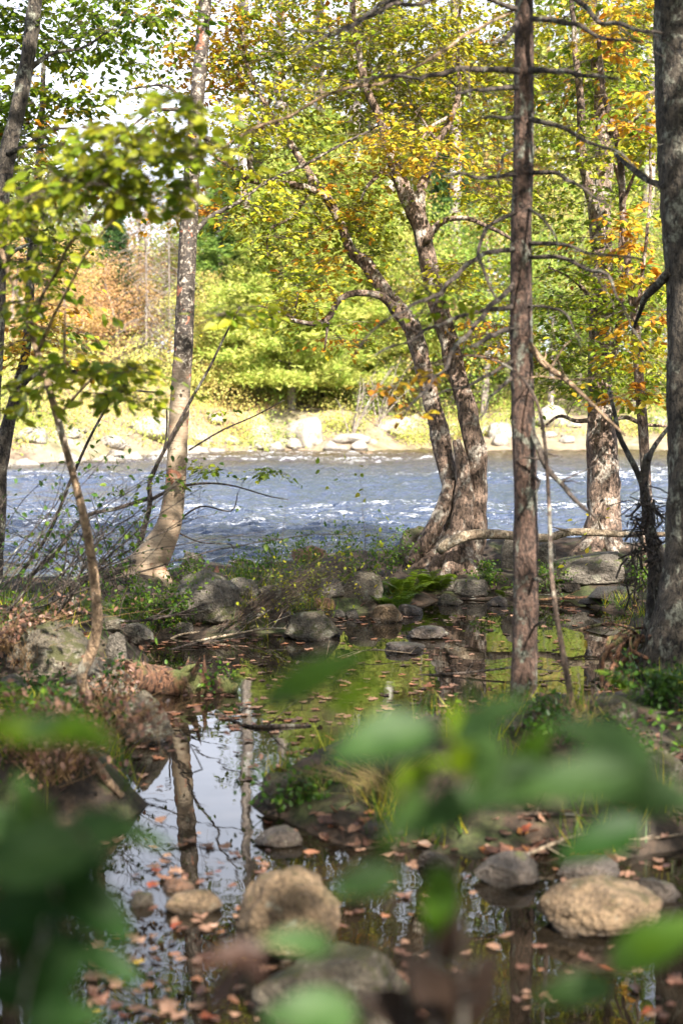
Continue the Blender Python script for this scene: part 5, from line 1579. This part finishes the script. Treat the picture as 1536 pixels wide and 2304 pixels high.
# undergrowth on far bank (bushes one cannot count)
g = Geo()
n = 2000
X = RNG.uniform(-17, 17, n); Yw = np.interp(X, SHX, SHY) + .7 + 14 * RNG.uniform(0, 1, n) ** 1.7
kp = vnoise(np.column_stack([X, Yw]) * .8, 19) > np.where(Yw - np.interp(X, SHX, SHY) < 4, -.15, -.6)
X, Yw = X[kp], Yw[kp]; n = len(X)
C = np.column_stack([X, Yw, height(np.column_stack([X, Yw])) + RNG.uniform(.05, 1.7, n) * np.clip((Yw - np.interp(X, SHX, SHY)) / 5, .28, 1)])
def hu(C):
    b_ = np.where(C[:, 0] < -3, .68, .58)
    return b_ - .12 + vnoise(C * .9, 8) * .2
foliage(g, C, 60, .34, .085, hu, tpl=LEAF4, ntilt=.9, flat=.6)
tag(g.build('undergrowth', M_FARLEAF, smooth=False), 'pale yellow undergrowth covering the far bank', 'undergrowth', kind='stuff')
g = Geo()
n = 9000
X = RNG.uniform(-16, 16, n); Yw = np.interp(X, SHX, SHY) + RNG.uniform(.6, 9, n)
P = np.column_stack([X, Yw, height(np.column_stack([X, Yw]))])
P = P[vnoise(P[:, :2] * .7, 4) > -.1]; n = len(P)
leaves(g, P, np.column_stack([RNG.normal(size=n) * .35, RNG.normal(size=n) * .35, np.ones(n)]), rnd(n), RNG.uniform(.15, .5, n), RNG.uniform(.5, .95, n), BLADE, wid=.8)
tag(g.build('far_grass', M_FARLEAF), 'bleached dry grass on the far bank', 'grass', kind='stuff')

# bleached fallen branches on the far bank
for k, (px, py, lab) in enumerate([(790, 985, 'bleached bare branches reaching up from far bank left of the twin trunks'), (850, 960, 'pale bare driftwood branches behind the twin trunks'),
                                   (560, 900, 'grey bare sticks among far bank bushes right of the birch')]):
    b = hit(px, py)
    shrub('bare_branch', lab, 'branch', b, [((random.uniform(-.5, 1.4), random.uniform(-.5, .5), random.uniform(1.0, 2.6)), (random.gauss(0, .2), 0, 0), .03) for _ in range(6)], mat=M_FARWOOD, nleaf=0, side=7)

# ------------------------------------------------------------------ foreground broad leaved plants (very near, out of focus)
def broadleaf(px, py, Y, Lpx, ang, hue, roll=0.0, tilt=.35, wr=.62):
    """a curved ovate leaf with midrib fold; ang = direction of the tip in the picture (deg, 0 = right, 90 = up)"""
    L = Lpx * .88 / FPX * Y
    wr *= .9
    n, m = 15, 8
    u = np.linspace(0, 1, n)
    v = np.linspace(-1, 1, m * 2 + 1)
    U, Vv = np.meshgrid(u, v)
    half = wr * .5 * np.sin(math.pi * U ** .82) ** .8 * (1 - .25 * U) * (1 + .03 * np.sin(U * 60))
    a = R(ang)
    d = np.array([math.cos(a), -tilt * .8, math.sin(a)])
    d /= np.linalg.norm(d)
    # upper side of the leaf looks up and slightly towards the viewer
    up = np.array([math.sin(roll), -.75, .75])
    up = up - d * (up @ d)
    up /= np.linalg.norm(up)
    s = np.cross(up, d)
    x = U - .5
    z = -.25 * x ** 2 + .14 * np.abs(Vv * half) * 2 + .012 * np.sin(U * 40 + np.abs(Vv) * 5) - .25 * np.clip(U - .6, 0, 1) ** 2
    y = Vv * half
    c = at(px, py, Y)
    P = c + L * (x[..., None] * d + y[..., None] * s + z[..., None] * up)
    V = P.reshape(-1, 3)
    nx = n
    i = np.arange(2 * m)[:, None] * nx + np.arange(nx - 1)[None]
    Q = np.stack([i, i + 1, i + nx + 1, i + nx], -1).reshape(-1, 4)
    vn = np.exp(-(Vv / .07) ** 2) + .6 * np.exp(-((((U * 7 + np.abs(Vv) * 1.6) % 1) - .5) / .12) ** 2)
    hv = hue + .10 * vn + .07 * vnoise(P.reshape(-1, 3) * 60, 3).reshape(U.shape)
    g = Geo(); g.add(V, Q, None, np.clip(hv, 0, 1).ravel())
    stalk = c - d * L * .5
    return g, stalk

def fore_plant(label, base, spine, lv):
    root = thing('broadleaf_shrub', label, 'shrub', base)
    sk = Skel()
    gs = Geo()
    for pts, Y0, Y1 in spine:
        P, r = wpath(pts, Y0, Y1, .02)
        tube(gs, P, r, 8, rough=.08); sk.add(P, r)
    for args in lv:
        g, s0 = broadleaf(*args)
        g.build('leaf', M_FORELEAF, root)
        k = int(np.argmin(((sk.P - s0) ** 2).sum(1)))
        p = sk.P[k]
        tube(gs, catmull(np.array([p, (p + s0) / 2 + [0, 0, .01], s0]), .02), .0014, 4)
    gs.build('stems', M_TWIG, root)
    return root
b = at(1060, 2700, 1.45)
fore_plant('large out of focus shrub with broad grey green leaves at lower right, very near', [b[0], b[1], .2],
 [([(1085, 5200, 22), (1060, 3200, 20), (1040, 2304, 18), (1030, 2050, 16), (1015, 1900, 14), (1030, 1780, 11), (1010, 1700, 8)], 1.5, 1.15),
  ([(1030, 1820, 9), (1120, 1780, 9), (1240, 1770, 8), (1350, 1760, 7), (1480, 1790, 5)], 1.2, 1.1),
  ([(1015, 1900, 8), (930, 1780, 7), (850, 1730, 6), (760, 1640, 5), (690, 1580, 4)], 1.2, 1.1),
  ([(1040, 2200, 12), (940, 2150, 9), (820, 2140, 7), (700, 2200, 5)], 1.25, 1.15),
  ([(1045, 2250, 10), (1150, 2230, 8), (1300, 2180, 6), (1420, 2120, 5)], 1.3, 1.2)],
 [(715, 1520, 1.2, 340, 27, .60, .3, .1, .36), (860, 1665, 1.1, 300, 192, .36, .1, .2, .62), (1035, 1670, 1.15, 220, 100, .92, 0, .3, .55), (1100, 1615, 1.05, 240, 35, .40, .2, .3, .5),
  (1370, 1680, 1.05, 340, 150, .38, .1, .2, .55), (1300, 1760, 1.0, 380, 188, .42, 0, .1, .45), (1460, 1790, 1.05, 300, -6, .42, -.1, .2, .6), (1150, 1770, 1.1, 260, 200, .40, .2, .3, .6),
  (900, 1850, 1.1, 230, 232, .5, .4, .3, .34), (1000, 1830, 1.15, 230, 205, .34, 0, .4, .6), (820, 1985, 1.1, 210, 190, .36, .1, .3, .6), (985, 2030, 1.2, 210, -95, .62, .2, .1, .6),
  (1350, 1890, 1.25, 260, 200, .2, .2, .1, .5), (1480, 2120, 1.15, 300, 30, .6, .2, .1, .5), (670, 2118, 1.12, 200, 170, .38, .1, .3, .5), (700, 2280, 1.1, 270, 175, .36, .1, .3, .6),
  (1290, 2230, 1.2, 230, 185, .45, .2, .2, .5), (1190, 1700, 1.2, 200, 60, .66, .2, .2, .6), (1090, 1730, 1.1, 200, 260, .5, .2, .2, .6), (1060, 1555, 1.3, 60, 80, .5, 0, .2, .6),
  (940, 1750, 1.2, 200, 40, .85, .2, .2, .55), (800, 1560, 1.15, 200, 40, .8, .2, .2, .35)])
b = at(-40, 2700, 1.3)
fore_plant('dark green broadleaf shrub filling the lower left corner, very near', [b[0], b[1], .2],
 [([(60, 5200, 20), (80, 3200, 17), (90, 2304, 14), (100, 2100, 11), (110, 1950, 8), (120, 1850, 6)], 1.35, 1.15),
  ([(90, 2300, 9), (30, 2150, 7), (0, 2050, 5)], 1.3, 1.2), ([(95, 2250, 9), (160, 2150, 7), (200, 2080, 5)], 1.3, 1.2), ([(110, 1950, 7), (90, 1780, 6), (130, 1680, 4)], 1.2, 1.15)],
 [(60, 1935, 1.1, 340, 190, .35, .1, .25, .7), (215, 1880, 1.12, 260, 20, .38, .1, .3, .7), (215, 2050, 1.2, 260, -35, .22, .3, .1, .7), (20, 2060, 1.15, 260, 200, .2, .2, .1, .65),
  (130, 2190, 1.2, 260, 240, .3, .2, .2, .6), (250, 2170, 1.3, 190, -25, .25, .2, .2, .55), (40, 2230, 1.2, 260, 170, .18, .2, .2, .6), (140, 2290, 1.15, 240, 10, .3, .2, .2, .6),
  (30, 1640, 1.2, 240, 170, .8, .2, .2, .45), (180, 1650, 1.15, 230, -12, .72, .2, .3, .5), (110, 1630, 1.1, 150, 30, .4, .2, .3, .5), (70, 1840, 1.2, 260, 100, .5, .3, .2, .6),
  (10, 1860, 1.25, 220, 140, .4, .3, .2, .6), (340, 1890, 1.2, 130, -10, .4, .2, .4, .35), (90, 2080, 1.25, 280, 60, .12, .2, 0, .7), (160, 1960, 1.2, 240, 15, .2, .2, 0, .6)])
# brown dead leaf stalk, very near, bottom centre
root = thing('dead_leaf_stalk', 'blurred reddish brown dead leaves on a stalk at the bottom left of centre', 'plant', [*at(560, 2700, 1.4)[:2], .2])
g = Geo(); P, r = wpath([(640, 5000, 10), (600, 2600, 9), (560, 2250, 7), (545, 2150, 5)], 1.5, 1.3, .03); tube(g, P, r, 6); g.build('stem', M_BARKD, root)
for a in [(520, 2150, 1.3, 200, 190, .1, .2, .2, .4), (570, 2170, 1.3, 160, -60, .06, .2, .2, .35), (500, 2230, 1.35, 150, 230, .04, 0, .2, .5)]:
    g, s0 = broadleaf(*a); g.build('leaf', M_DEADLEAF, root)
root = thing('dead_leaf_stalk', 'blurred dark brown dead stems at the bottom centre right', 'plant', [*at(950, 2900, 1.4)[:2], .2])
g = Geo()
for q in range(16):
    x = random.uniform(840, 1080)
    P, r = wpath([(980 + (x - 980) * .3, 4200, 12), (960 + (x - 960) * .7, 2500, 12), (x, random.uniform(1990, 2230), 7)], 1.7, 1.6 + random.uniform(-.1, .1), .03)
    tube(g, P, r, 6)
g.build('stem', M_BARKD, root)
for a in [(960, 2220, 1.55, 230, 120, .05, .2, .2, .7), (1060, 2230, 1.6, 230, 60, .03, .2, .2, .7), (880, 2270, 1.6, 200, 150, .05, 0, .2, .7), (1000, 2100, 1.65, 180, 80, .04, 0, .2, .6)]:
    g, s0 = broadleaf(*a); g.build('leaf', M_DARKLEAF, root)
print('SCENE DONE', len(bpy.data.objects))
